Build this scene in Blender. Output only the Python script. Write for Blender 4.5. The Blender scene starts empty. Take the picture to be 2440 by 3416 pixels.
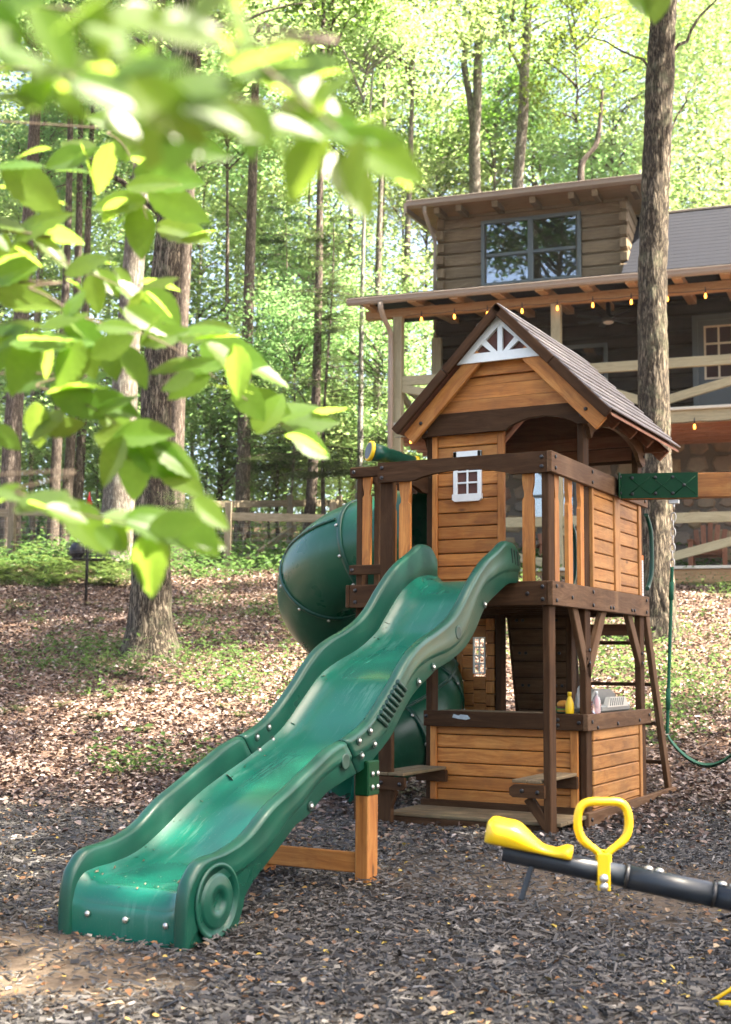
import bpy, math, random
import numpy as np
from mathutils import Matrix, Vector
random.seed(7); rng = np.random.default_rng(7)
sc = bpy.context.scene
COL = sc.collection
R = math.radians

# ------------------------------------------------------------------ camera, light, exposure
CAM = np.array([2.627, -7.178, 1.014]); YAW, PIT, ROL, FPX = 0.4964, 0.1161, 0.0090, 4280.0
cy_, sy_ = math.cos(YAW), math.sin(YAW)
FW = np.array([-sy_*math.cos(PIT), cy_*math.cos(PIT), math.sin(PIT)])
r0 = np.array([cy_, sy_, 0.0]); u0 = np.cross(r0, FW)
RT = r0*math.cos(ROL) + u0*math.sin(ROL); UP = u0*math.cos(ROL) - r0*math.sin(ROL)
HD = np.array([-sy_, cy_, 0.0])                      # horizontal view direction
cam = bpy.data.cameras.new('camera'); camo = bpy.data.objects.new('camera', cam); COL.objects.link(camo)
camo.matrix_world = Matrix(((RT[0], UP[0], -FW[0], CAM[0]), (RT[1], UP[1], -FW[1], CAM[1]), (RT[2], UP[2], -FW[2], CAM[2]), (0, 0, 0, 1)))
cam.sensor_fit = 'VERTICAL'; cam.sensor_height = 36.0; cam.lens = 36.0*FPX/3416.0
cam.clip_start = 0.05; cam.clip_end = 800
cam.dof.use_dof = True; cam.dof.focus_distance = 7.0; cam.dof.aperture_fstop = 4.0
sc.camera = camo

SUN_AZ, SUN_EL = R(15), R(57)                        # direction to the sun, from +X anticlockwise
SUND = np.array([math.cos(SUN_EL)*math.cos(SUN_AZ), math.cos(SUN_EL)*math.sin(SUN_AZ), math.sin(SUN_EL)])
w = bpy.data.worlds.new('World'); sc.world = w; w.use_nodes = True
nt = w.node_tree; bg = nt.nodes['Background']
sky = nt.nodes.new('ShaderNodeTexSky'); sky.sky_type = 'NISHITA'; sky.sun_disc = False
sky.sun_elevation = SUN_EL; sky.sun_rotation = R(90) - SUN_AZ; sky.air_density = 0.7; sky.dust_density = 4.0; sky.ozone_density = 0.5
nt.links.new(sky.outputs[0], bg.inputs[0]); bg.inputs[1].default_value = 0.095
sl = bpy.data.lights.new('sun', 'SUN'); sl.energy = 5.0; sl.angle = R(0.6); sl.color = (1.0, 0.95, 0.86)
so = bpy.data.objects.new('sun', sl); COL.objects.link(so)
so.rotation_euler = Vector(tuple(-SUND)).to_track_quat('-Z', 'Y').to_euler()
sc.view_settings.view_transform = 'Standard'; sc.view_settings.look = 'None'
sc.view_settings.gamma = 1.0; sc.view_settings.use_curve_mapping = False
sc.view_settings.exposure = 3.22
sc.view_settings.use_white_balance = True; sc.view_settings.white_balance_temperature = 7200; sc.view_settings.white_balance_tint = 10
sc.render.engine = 'CYCLES'
sc.cycles.use_denoising = True
sc.cycles.max_bounces = 8; sc.cycles.diffuse_bounces = 4; sc.cycles.glossy_bounces = 3
sc.cycles.transmission_bounces = 6; sc.cycles.transparent_max_bounces = 8
sc.cycles.sample_clamp_indirect = 6.0; sc.cycles.caustics_reflective = False; sc.cycles.caustics_refractive = False

# ------------------------------------------------------------------ photograph pixels to directions and points
def ray(x, y): return FW + RT*((x-1220.0)/FPX) - UP*((y-1708.0)/FPX)
def at(x, y, depth): return CAM + ray(x, y)*depth
def hitp(x, y, axis, val):
    d = ray(x, y); return CAM + d*((val-CAM[axis])/d[axis])
def gd(d):
    d = np.asarray(d, float)
    sp = lambda v, k: k*np.logaddexp(0, v/k)
    return 0.19*sp(d-10.2, .55) - 0.055*sp(d-27, .8) - 0.06*sp(d-70, 2.0) - 0.04/(1+np.exp((d-5.6)/.35))
MOUNDS = [(-.24, -1.86, .030, .03), (-.79, -1.86, .030, .03), (-.05, .06, .025, .03), (-.18, -3.0, .025, .02), (-.86, -3.0, .025, .03), (.04, 1.2, .02, .06), (.03, 2.2, .025, .05), (-1.15, .0, .02, .03), (-.5, -.05, .02, .05), (1.6, -2.2, -.02, .5), (-2.2, -1.5, .03, .3), (.7, .6, -.02, .4)]
def gz(x, y):
    d = (np.asarray(x)-CAM[0])*HD[0] + (np.asarray(y)-CAM[1])*HD[1]
    m_ = sum(h_*np.exp(-((np.asarray(x)-a_)**2+(np.asarray(y)-b_)**2)/s_) for a_, b_, h_, s_ in MOUNDS)
    return gd(d) + m_ + (0.02*np.sin(np.asarray(x)*1.3+.7)*np.sin(np.asarray(y)*1.1) + .012*np.sin(np.asarray(x)*3.1+1)*np.sin(np.asarray(y)*2.7))*np.clip((d-9)/3, 0, 1)
def ground_px(x, y, tmax=140):
    d = ray(x, y); t = 2.0
    while t < tmax:
        p = CAM + d*t
        if p[2] < gz(p[0], p[1]): return p
        t += .02 if t < 40 else .1
    return CAM + d*tmax
def ground_depth(x, depth):
    """ground point seen in column x at a given distance"""
    d = ray(x, 1900); d = d/(d @ HD); p = CAM + d*depth; p[2] = float(gz(p[0], p[1])); return p

# ------------------------------------------------------------------ object helpers
WM = {}
def tag(o, label=None, cat=None, group=None, kind=None):
    if label: o['label'] = label
    if cat: o['category'] = cat
    if group: o['group'] = group
    if kind: o['kind'] = kind
    return o
def thing(name, label, cat, loc=(0, 0, 0), group=None, mat=None):
    o = bpy.data.objects.new(name, None); COL.objects.link(o)
    o.matrix_basis = mat if mat is not None else Matrix.Translation(Vector([float(c) for c in loc])); o.empty_display_size = .1
    WM[o.name] = o.matrix_basis.copy()
    return tag(o, label, cat, group)
def put(name, me, parent=None, M=None, local=False, mat=None):
    o = bpy.data.objects.new(name, me); COL.objects.link(o)
    M = M if M is not None else Matrix.Identity(4)
    o.matrix_basis = M
    if parent is not None:
        o.parent = parent
        if local: WM[o.name] = WM[parent.name] @ M
        else: o.matrix_parent_inverse = WM[parent.name].inverted(); WM[o.name] = M.copy()
    else: WM[o.name] = M.copy()
    return o
def struct(name, me): return tag(put(name, me), kind='structure')

def spline(P, n):
    P = np.array(P, float); m = len(P); t = np.linspace(0, m-1, n); i = np.clip(t.astype(int), 0, m-2); f = (t-i)[:, None]
    p0 = P[np.clip(i-1, 0, m-1)]; p1 = P[i]; p2 = P[i+1]; p3 = P[np.clip(i+2, 0, m-1)]
    return .5*((2*p1)+(-p0+p2)*f+(2*p0-5*p1+4*p2-p3)*f**2+(-p0+3*p1-3*p2+p3)*f**3)
class MB:
    def __init__(s): s.v = []; s.f = []; s.sm = []
    def add(s, vs, fs, smooth=False):
        b = len(s.v); s.v += [tuple(float(c) for c in v) for v in vs]; s.f += [tuple(i+b for i in f) for f in fs]; s.sm += [smooth]*len(fs); return s
    def box(s, x0, x1, y0, y1, z0, z1, b=.004): 
        v, f = cbox_vf((x1-x0)/2, (y1-y0)/2, (z1-z0)/2, b); c = ((x0+x1)/2, (y0+y1)/2, (z0+z1)/2)
        return s.add([(p[0]+c[0], p[1]+c[1], p[2]+c[2]) for p in v], f)
    def bar(s, a, b_, w, t, up=(0, 0, 1), bev=.003):
        M, L = frame(a, b_, up); v, f = cbox_vf(L/2, t/2, w/2, bev)
        return s.add([tuple(M @ Vector(p)) for p in v], f)
    def tube(s, pts, rad, n=10, cap=True, smooth=True, closed=False):
        pts = [Vector([float(c) for c in p]) for p in pts]; m = len(pts)
        if not hasattr(rad, '__len__'): rad = [rad]*m
        vs = []; prev = None
        for i, p in enumerate(pts):
            if closed: t = pts[(i+1) % m] - pts[i-1]
            else: t = pts[min(i+1, m-1)] - pts[max(i-1, 0)]
            t.normalize()
            if prev is None:
                a = Vector((0, 0, 1)) if abs(t.z) < .9 else Vector((1, 0, 0)); nrm = t.cross(a).normalized()
            else: nrm = (prev - t*prev.dot(t)).normalized()
            prev = nrm; bn = t.cross(nrm)
            vs += [tuple(p + (nrm*math.cos(2*math.pi*k/n) + bn*math.sin(2*math.pi*k/n))*rad[i]) for k in range(n)]
        fs = []
        for i in range(m if closed else m-1):
            j = (i+1) % m
            for k in range(n): fs.append((i*n+k, i*n+(k+1) % n, j*n+(k+1) % n, j*n+k))
        s.add(vs, fs, smooth)
        if cap and not closed:
            b = len(s.v) - len(vs); s.f.append(tuple(b+k for k in range(n))[::-1]); s.sm.append(False)
            s.f.append(tuple(b+(m-1)*n+k for k in range(n))); s.sm.append(False)
        return s
    def lathe(s, prof, n=20, M=None, smooth=True):
        """profile [(radius, height)] round local Z"""
        vs = []
        for (r, z) in prof: vs += [(r*math.cos(2*math.pi*k/n), r*math.sin(2*math.pi*k/n), z) for k in range(n)]
        fs = []
        for i in range(len(prof)-1):
            for k in range(n): fs.append((i*n+k, i*n+(k+1) % n, (i+1)*n+(k+1) % n, (i+1)*n+k))
        fs.append(tuple(range(n))[::-1]); fs.append(tuple((len(prof)-1)*n+k for k in range(n)))
        if M is not None: vs = [tuple(M @ Vector(p)) for p in vs]
        return s.add(vs, fs, smooth)
    def prism(s, poly, t0, t1, plane='xz'):
        """polygon extruded: plane xz -> thickness along y, yz -> thickness along x"""
        n = len(poly)
        mk = {'xz': lambda a, b, t: (a, t, b), 'yz': lambda a, b, t: (t, a, b), 'xy': lambda a, b, t: (a, b, t)}[plane]
        vs = [mk(a, b, t0) for a, b in poly] + [mk(a, b, t1) for a, b in poly]
        fs = [tuple(range(n)), tuple(range(2*n-1, n-1, -1))] + [(i, n+i, n+(i+1) % n, (i+1) % n) for i in range(n)]
        return s.add(vs, fs)
    def grid(s, P, smooth=True, closed_v=False):
        P = np.asarray(P); a, b = P.shape[:2]
        fs = []
        for i in range(a-1):
            for j in range(b if closed_v else b-1):
                k = (j+1) % b; fs.append((i*b+j, i*b+k, (i+1)*b+k, (i+1)*b+j))
        return s.add(P.reshape(-1, 3).tolist(), fs, smooth)
    def me(s, name, mat, fix=True):
        m = bpy.data.meshes.new(name); m.from_pydata(s.v, [], s.f)
        m.polygons.foreach_set('use_smooth', s.sm)
        if fix:
            import bmesh
            bm = bmesh.new(); bm.from_mesh(m); bmesh.ops.recalc_face_normals(bm, faces=bm.faces); bm.to_mesh(m); bm.free()
        if mat: m.materials.append(mat)
        m.update(); return m
def cbox_vf(hx, hy, hz, b):
    b = min(b, hx*.45, hy*.45, hz*.45); v = []; idx = {}
    for sx in (-1, 1):
        for sy in (-1, 1):
            for sz in (-1, 1):
                for ax in range(3):
                    p = [sx*(hx-b), sy*(hy-b), sz*(hz-b)]; p[ax] = (sx*hx, sy*hy, sz*hz)[ax]
                    idx[(sx, sy, sz, ax)] = len(v); v.append(tuple(p))
    f = []
    I = lambda s_, ax: idx[(s_[0], s_[1], s_[2], ax)]
    for ax in range(3):
        o1, o2 = [(1, 2), (2, 0), (0, 1)][ax]
        for sg in (-1, 1):
            q = []
            for a, b_ in ((-1, -1), (1, -1), (1, 1), (-1, 1)):
                s_ = [0, 0, 0]; s_[ax] = sg; s_[o1] = a; s_[o2] = b_; q.append(I(s_, ax))
            f.append(tuple(q if sg > 0 else q[::-1]))
        # edges parallel to ax
        for a in (-1, 1):
            for b_ in (-1, 1):
                s0 = [0, 0, 0]; s1 = [0, 0, 0]; s0[ax] = -1; s1[ax] = 1; s0[o1] = s1[o1] = a; s0[o2] = s1[o2] = b_
                q = (I(s0, o1), I(s1, o1), I(s1, o2), I(s0, o2)); f.append(q if a*b_ < 0 else q[::-1])
    for sx in (-1, 1):
        for sy in (-1, 1):
            for sz in (-1, 1):
                q = tuple(idx[(sx, sy, sz, ax)] for ax in range(3)); f.append(q if sx*sy*sz > 0 else q[::-1])
    return v, f
def frame(a, b, up=(0, 0, 1)):
    a = Vector([float(c) for c in a]); b = Vector([float(c) for c in b]); x = b-a; L = x.length; x.normalize()
    up = Vector(up); z = (up - x*up.dot(x))
    if z.length < 1e-4: z = Vector((0, 1, 0)) - x*x.y
    z.normalize(); y = z.cross(x); c = (a+b)/2
    return Matrix(((x.x, y.x, z.x, c.x), (x.y, y.y, z.y, c.y), (x.z, y.z, z.z, c.z), (0, 0, 0, 1))), L
BOXC = {}
def boxmesh(lx, ly, lz, mat, bev):
    k = (round(lx, 4), round(ly, 4), round(lz, 4), mat.name, bev)
    if k not in BOXC:
        v, f = cbox_vf(lx/2, ly/2, lz/2, bev); m = bpy.data.meshes.new('board'); m.from_pydata(v, [], f); m.materials.append(mat); BOXC[k] = m
    return BOXC[k]
def board(name, parent, mat, a, b, w_, t, up=(0, 0, 1), bev=.004):
    """plank from a to b, width w_ along 'up', thickness t across"""
    M, L = frame(a, b, up); return put(name, boxmesh(L, t, w_, mat, bev), parent, M)
def bx(name, parent, mat, x0, x1, y0, y1, z0, z1, bev=.004):
    """axis-aligned plank whose local X runs along its longest side"""
    d = (x1-x0, y1-y0, z1-z0); c = Vector(((x0+x1)/2, (y0+y1)/2, (z0+z1)/2)); ax = max(range(3), key=lambda i: d[i])
    if ax == 0: M = Matrix.Identity(4); dim = d
    elif ax == 1: M = Matrix(((0, -1, 0, 0), (1, 0, 0, 0), (0, 0, 1, 0), (0, 0, 0, 1))); dim = (d[1], d[0], d[2])
    else: M = Matrix(((0, 0, -1, 0), (0, 1, 0, 0), (1, 0, 0, 0), (0, 0, 0, 1))); dim = (d[2], d[1], d[0])
    return put(name, boxmesh(dim[0], dim[1], dim[2], mat, bev), parent, Matrix.Translation(c) @ M)
def tri_mesh(name, V_, T_, mat, tint=None, smooth=False):
    m = bpy.data.meshes.new(name); V_ = np.asarray(V_, np.float32); T_ = np.asarray(T_, np.int32); n = len(T_)
    m.vertices.add(len(V_)); m.vertices.foreach_set('co', V_.ravel())
    m.loops.add(n*3); m.loops.foreach_set('vertex_index', T_.ravel())
    m.polygons.add(n); m.polygons.foreach_set('loop_start', np.arange(0, n*3, 3, dtype=np.int32)); 
    m.polygons.foreach_set('loop_total', np.full(n, 3, np.int32))
    m.polygons.foreach_set('use_smooth', np.full(n, smooth))
    if tint is not None:
        a = m.attributes.new('tint', 'FLOAT', 'FACE'); a.data.foreach_set('value', np.asarray(tint, np.float32))
    m.materials.append(mat); m.update(calc_edges=True); m.validate(); return m
def norm(a): return a/np.maximum(np.linalg.norm(a, axis=-1, keepdims=True), 1e-9)
def leaf_geo(C, L, W, N_, D_, fold=.25, shape=.0):
    """two folded triangles for each leaf"""
    C = np.asarray(C); n = len(C); N_ = norm(N_); D_ = norm(D_ - N_*np.sum(D_*N_, 1, keepdims=True)); S = np.cross(N_, D_)
    L = np.broadcast_to(L, n)[:, None]; W = np.broadcast_to(W, n)[:, None]
    V_ = np.empty((n, 4, 3)); V_[:, 0] = C - D_*L*.5; V_[:, 2] = C + D_*L*.5
    V_[:, 1] = C - D_*L*shape + S*W*.5 + N_*W*fold*.5; V_[:, 3] = C - D_*L*shape - S*W*.5 + N_*W*fold*.5
    b = np.arange(n)[:, None]*4
    T_ = np.stack([b+np.array([[0, 3, 2]]), b+np.array([[0, 2, 1]])], 1).reshape(-1, 3)
    return V_.reshape(-1, 3), T_

def leaf_geo6(C, L, W, N_, D_, fold=.25):
    """rounded leaf of four triangles"""
    C = np.asarray(C); n = len(C); N_ = norm(N_); D_ = norm(D_ - N_*np.sum(D_*N_, 1, keepdims=True)); S = np.cross(N_, D_)
    L = np.broadcast_to(L, n)[:, None]; W = np.broadcast_to(W, n)[:, None]; V_ = np.empty((n, 6, 3)); V_[:, 0] = C-D_*L*.5; V_[:, 3] = C+D_*L*.5+N_*W*fold*.3
    for k, (dl, sg) in ((1, (-.2, 1)), (2, (.2, 1)), (4, (.2, -1)), (5, (-.2, -1))): V_[:, k] = C+D_*L*dl+S*W*.5*sg*(1 if dl < 0 else .8)+N_*W*fold*.5
    b = np.arange(n)[:, None]*6; return V_.reshape(-1, 3), (b[:, None]+np.array([[0, 3, 1], [1, 3, 2], [0, 5, 3], [5, 4, 3]])[None]).reshape(-1, 3)

# ------------------------------------------------------------------ materials
def newmat(name):
    m = bpy.data.materials.new(name); m.use_nodes = True; n_ = m.node_tree; b = n_.nodes['Principled BSDF']; return m, n_, b
def nd(n_, typ, ins=None, **props):
    x = n_.nodes.new(typ)
    for k, v in props.items(): setattr(x, k, v)
    for k, v in (ins or {}).items():
        if hasattr(v, 'is_output'): n_.links.new(v, x.inputs[k])
        else: x.inputs[k].default_value = v
    return x
def ramp(n_, fac, stops, interp='LINEAR'):
    x = n_.nodes.new('ShaderNodeValToRGB'); cr = x.color_ramp; cr.interpolation = interp
    while len(cr.elements) < len(stops): cr.elements.new(.5)
    for e, (p, c) in zip(cr.elements, stops): e.position = p; e.color = (c[0], c[1], c[2], 1)
    n_.links.new(fac, x.inputs[0]); return x.outputs[0]
def mixc(n_, fac, a, b, mode='MIX'):
    x = n_.nodes.new('ShaderNodeMix'); x.data_type = 'RGBA'; x.blend_type = mode
    for i, v in ((0, fac), (6, a), (7, b)):
        if hasattr(v, 'is_output'): n_.links.new(v, x.inputs[i])
        else: x.inputs[i].default_value = v if i == 0 else (v[0], v[1], v[2], 1)
    return x.outputs[2]
def mth(n_, op, a, b=0.0):
    x = n_.nodes.new('ShaderNodeMath'); x.operation = op
    for i, v in ((0, a), (1, b)):
        if hasattr(v, 'is_output'): n_.links.new(v, x.inputs[i])
        else: x.inputs[i].default_value = v
    return x.outputs[0]
def objco(n_, scale):
    tc = n_.nodes.new('ShaderNodeTexCoord'); oi = n_.nodes.new('ShaderNodeObjectInfo')
    ad = nd(n_, 'ShaderNodeVectorMath', {0: tc.outputs['Object']}, operation='ADD')
    sc_ = nd(n_, 'ShaderNodeVectorMath', {0: (7.3, 3.1, 5.7)}, operation='SCALE'); n_.links.new(oi.outputs['Random'], sc_.inputs['Scale'])
    n_.links.new(sc_.outputs[0], ad.inputs[1])
    mp = nd(n_, 'ShaderNodeMapping', {'Vector': ad.outputs[0], 'Scale': scale}); return mp.outputs[0], oi.outputs['Random'], ad.outputs[0]
def wood(name, dark, mid, light, rough=.62, var=.35, knots=True, dirt=None, bump=.25, fine=1.0, spec=.3):
    m, n_, b = newmat(name); co, rnd, raw = objco(n_, (1.3*fine, 16*fine, 16*fine))
    wob = nd(n_, 'ShaderNodeTexNoise', {'Vector': raw, 'Scale': 2.2, 'Detail': 2})
    sh = nd(n_, 'ShaderNodeVectorMath', {0: co}, operation='ADD'); wv = nd(n_, 'ShaderNodeVectorMath', {0: wob.outputs['Color'], 'Scale': 1.6}, operation='SCALE'); n_.links.new(wv.outputs[0], sh.inputs[1])
    g1 = nd(n_, 'ShaderNodeTexNoise', {'Vector': sh.outputs[0], 'Scale': 1.6, 'Detail': 6, 'Roughness': .65, 'Distortion': .8})
    co2 = nd(n_, 'ShaderNodeMapping', {'Vector': raw, 'Scale': (6, 190, 190)}).outputs[0]
    g2 = nd(n_, 'ShaderNodeTexNoise', {'Vector': co2, 'Scale': 1.0, 'Detail': 3})
    fac = mth(n_, 'ADD', mth(n_, 'MULTIPLY', g1.outputs[0], .75), mth(n_, 'MULTIPLY', g2.outputs[0], .25))
    c = ramp(n_, fac, [(.30, dark), (.48, mid), (.66, light)])
    if knots:
        kc = nd(n_, 'ShaderNodeMapping', {'Vector': raw, 'Scale': (3.2, 8, 8)}).outputs[0]
        vo = nd(n_, 'ShaderNodeTexVoronoi', {'Vector': kc, 'Scale': 1.0})
        kf = ramp(n_, vo.outputs['Distance'], [(.05, (1, 1, 1)), (.13, (0, 0, 0))])
        c = mixc(n_, mth(n_, 'MULTIPLY', kf, .75), c, [x*.35 for x in dark])
    if dirt:
        dn = nd(n_, 'ShaderNodeTexNoise', {'Vector': raw, 'Scale': 5.0, 'Detail': 6, 'Roughness': .7})
        c = mixc(n_, mth(n_, 'MULTIPLY', ramp(n_, dn.outputs[0], [(.45, (0, 0, 0)), (.68, (1, 1, 1))]), dirt[1]), c, dirt[0])
    hs = nd(n_, 'ShaderNodeHueSaturation', {'Color': c, 'Saturation': 1.0}); v = mth(n_, 'ADD', 1-var/2, mth(n_, 'MULTIPLY', rnd, var)); n_.links.new(v, hs.inputs['Value'])
    n_.links.new(hs.outputs[0], b.inputs['Base Color']); b.inputs['Roughness'].default_value = rough; b.inputs['Specular IOR Level'].default_value = spec
    bp = nd(n_, 'ShaderNodeBump', {'Strength': bump, 'Distance': .004, 'Height': fac}); n_.links.new(bp.outputs[0], b.inputs['Normal'])
    return m
def plain(name, col, rough=.5, metal=0.0, noise=.15, nscale=30, bump=0.0, spec=.5):
    m, n_, b = newmat(name); tc = n_.nodes.new('ShaderNodeTexCoord')
    no = nd(n_, 'ShaderNodeTexNoise', {'Vector': tc.outputs['Object'], 'Scale': nscale, 'Detail': 5, 'Roughness': .65})
    c = ramp(n_, no.outputs[0], [(.3, [x*(1-noise) for x in col]), (.7, [min(1, x*(1+noise)) for x in col])])
    n_.links.new(c, b.inputs['Base Color']); b.inputs['Roughness'].default_value = rough; b.inputs['Metallic'].default_value = metal
    b.inputs['Specular IOR Level'].default_value = spec
    n_.links.new(ramp(n_, no.outputs[0], [(.3, [rough*.85]*3), (.7, [min(1, rough*1.2)]*3)]), b.inputs['Roughness'])
    if bump:
        bp = nd(n_, 'ShaderNodeBump', {'Strength': bump, 'Distance': .003, 'Height': no.outputs[0]}); n_.links.new(bp.outputs[0], b.inputs['Normal'])
    return m
def plastic(name, col, rough=.38, scuff=(.25, .42, .36), amount=.25, along=(60, 3, 3), dust=(.3, .27, .2)):
    m, n_, b = newmat(name); tc = n_.nodes.new('ShaderNodeTexCoord')
    a = nd(n_, 'ShaderNodeMapping', {'Vector': tc.outputs['Object'], 'Scale': along}).outputs[0]
    s1 = nd(n_, 'ShaderNodeTexNoise', {'Vector': a, 'Scale': 1.0, 'Detail': 6, 'Roughness': .7})
    s2 = nd(n_, 'ShaderNodeTexNoise', {'Vector': tc.outputs['Object'], 'Scale': 4.0, 'Detail': 3})
    f = mth(n_, 'MULTIPLY', ramp(n_, s1.outputs[0], [(.52, (0, 0, 0)), (.75, (1, 1, 1))]), ramp(n_, s2.outputs[0], [(.42, (0, 0, 0)), (.7, (1, 1, 1))]))
    c = mixc(n_, mth(n_, 'MULTIPLY', f, amount), col, scuff)
    s3 = nd(n_, 'ShaderNodeTexNoise', {'Vector': tc.outputs['Object'], 'Scale': 140.0, 'Detail': 2})
    c = mixc(n_, mth(n_, 'MULTIPLY', ramp(n_, s3.outputs[0], [(.66, (0, 0, 0)), (.74, (1, 1, 1))]), amount*.35), c, dust)
    n_.links.new(c, b.inputs['Base Color'])
    n_.links.new(ramp(n_, s2.outputs[0], [(.3, [rough*.8]*3), (.75, [min(1, rough*1.35)]*3)]), b.inputs['Roughness'])
    b.inputs['Specular IOR Level'].default_value = .42
    s4 = nd(n_, 'ShaderNodeTexNoise', {'Vector': tc.outputs['Object'], 'Scale': 220.0, 'Detail': 2})
    bp = nd(n_, 'ShaderNodeBump', {'Strength': .06, 'Distance': .002, 'Height': s4.outputs[0]}); n_.links.new(bp.outputs[0], b.inputs['Normal'])
    return m
def foliage(name, refl, trans, dark=.55, tfac=.5, hue=.06, gloss=.35, gfac=.10):
    """leaf: diffuse reflection plus light passing through; the tint attribute varies each leaf"""
    m = bpy.data.materials.new(name); m.use_nodes = True; n_ = m.node_tree; n_.nodes.remove(n_.nodes['Principled BSDF']); out = n_.nodes['Material Output']
    at_ = nd(n_, 'ShaderNodeAttribute', attribute_name='tint'); oi = n_.nodes.new('ShaderNodeObjectInfo')
    t = at_.outputs['Fac']
    cr = mixc(n_, t, [refl[0]*dark, refl[1]*dark, refl[2]*dark], refl); ct = mixc(n_, t, [trans[0]*dark*.9, trans[1]*dark, trans[2]*dark], trans)
    def hsv(c):
        h = nd(n_, 'ShaderNodeHueSaturation', {'Color': c}); n_.links.new(mth(n_, 'ADD', .5-hue/2, mth(n_, 'MULTIPLY', oi.outputs['Random'], hue)), h.inputs['Hue']); return h.outputs[0]
    d = nd(n_, 'ShaderNodeBsdfDiffuse', {'Color': hsv(cr)}); tr = nd(n_, 'ShaderNodeBsdfTranslucent', {'Color': hsv(ct)})
    mx = nd(n_, 'ShaderNodeMixShader', {0: tfac, 1: d.outputs[0], 2: tr.outputs[0]})
    gl = nd(n_, 'ShaderNodeBsdfGlossy', {'Color': (1, 1, 1, 1), 'Roughness': gloss}); fr = nd(n_, 'ShaderNodeFresnel', {'IOR': 1.35})
    m2 = nd(n_, 'ShaderNodeMixShader', {0: mth(n_, 'MULTIPLY', fr.outputs[0], gfac), 1: mx.outputs[0], 2: gl.outputs[0]})
    n_.links.new(m2.outputs[0], out.inputs[0]); return m
def bark(name, dark, mid, light, lichen=None, vs=1.0, bump=.9):
    m, n_, b = newmat(name); co, rnd, raw = objco(n_, (13*vs, 13*vs, 2.1*vs))
    n1 = nd(n_, 'ShaderNodeTexNoise', {'Vector': co, 'Scale': 1.9, 'Detail': 5, 'Roughness': .6, 'Distortion': .7})
    n2 = nd(n_, 'ShaderNodeTexNoise', {'Vector': co, 'Scale': 5.5, 'Detail': 6, 'Roughness': .75, 'Distortion': .3})
    r1 = mth(n_, 'MULTIPLY', mth(n_, 'ABSOLUTE', mth(n_, 'SUBTRACT', n1.outputs[0], .5)), 5.0)
    h = mth(n_, 'ADD', mth(n_, 'MULTIPLY', mth(n_, 'MINIMUM', r1, 1.0), .55), mth(n_, 'MULTIPLY', n2.outputs[0], .55))
    c = ramp(n_, h, [(.34, dark), (.50, mid), (.70, light)])
    if lichen:
        ln = nd(n_, 'ShaderNodeTexNoise', {'Vector': raw, 'Scale': 3.2, 'Detail': 7, 'Roughness': .75})
        c = mixc(n_, mth(n_, 'MULTIPLY', ramp(n_, ln.outputs[0], [(.52, (0, 0, 0)), (.68, (1, 1, 1))]), .5), c, lichen)
    n_.links.new(c, b.inputs['Base Color']); b.inputs['Roughness'].default_value = .9; b.inputs['Specular IOR Level'].default_value = .2
    bp = nd(n_, 'ShaderNodeBump', {'Strength': bump, 'Distance': .025, 'Height': h}); n_.links.new(bp.outputs[0], b.inputs['Normal']); return m
def tinted(name, stops, rough=.8, spec=.2, trans=0.0):
    m, n_, b = newmat(name); at_ = nd(n_, 'ShaderNodeAttribute', attribute_name='tint')
    tc = n_.nodes.new('ShaderNodeTexCoord'); no = nd(n_, 'ShaderNodeTexNoise', {'Vector': tc.outputs['Object'], 'Scale': 60, 'Detail': 3})
    c = ramp(n_, at_.outputs['Fac'], stops); c = mixc(n_, mth(n_, 'MULTIPLY', no.outputs[0], .32), c, (.02, .015, .012))
    n_.links.new(c, b.inputs['Base Color']); b.inputs['Roughness'].default_value = rough; b.inputs['Specular IOR Level'].default_value = spec
    return m

M_CEDAR = wood('cedar_stain', (.22, .067, .013), (.42, .150, .029), (.57, .248, .060), var=.52, dirt=((.15, .07, .025), .32), spec=.35)
M_SIDE = wood('cedar_lit_side', (.25, .092, .022), (.41, .178, .048), (.53, .265, .085), var=.30, dirt=((.10, .06, .03), .35), spec=.3)  # cedar lightened so its colour holds the light on right-facing boards
M_BROWN = wood('brown_stain', (.027, .0125, .0055), (.050, .023, .010), (.085, .042, .019), rough=.75, var=.3, knots=False, dirt=((.09, .055, .03), .15), spec=.10)
M_BROWNW = wood('brown_stain_worn_lit', (.060, .028, .012), (.10, .050, .023), (.16, .090, .048), rough=.65, var=.25, knots=True, dirt=((.18, .12, .07), .25), spec=.12)  # worn brown, lightened to hold the light falling on right-facing boards
M_FLOOR = wood('floor_plank', (.10, .065, .032), (.17, .115, .06), (.25, .18, .10), rough=.85, var=.3, knots=False, dirt=((.05, .06, .03), .6))
M_ROOFB = wood('roof_plank', (.14, .122, .112), (.235, .21, .195), (.35, .32, .305), rough=.85, var=.25, knots=False, bump=.4)
M_GREEN = plastic('slide_plastic', (.0, .098, .064), rough=.20, amount=.38, along=(26, 3.0, 3.0))
M_GREEN2 = plastic('slide_side_plastic', (.002, .056, .034), rough=.33, amount=.12, along=(20, 4, 4))
M_TUBE = plastic('tube_plastic', (.001, .075, .036), rough=.30, amount=.14, along=(12, 12, 12))
M_DKGRN = plain('dark_green_seam', (.006, .035, .022), .5)
M_BRACK = plain('bracket_green_paint', (.001, .040, .012), .45, noise=.15, spec=.15)
M_WHITE = plain('white_plastic', (.74, .76, .70), .42, noise=.05)
M_YELLOW = plain('yellow_plastic', (.78, .50, .012), .38, noise=.06, nscale=12)
M_BLACK = plain('black_metal', (.012, .012, .013), .4, noise=.2)
M_STEEL = plain('steel', (.55, .53, .48), .35, metal=.9, noise=.15)
M_NAVY = plain('navy_painted_tube', (.007, .012, .018), .42, noise=.25, nscale=40)
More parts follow.
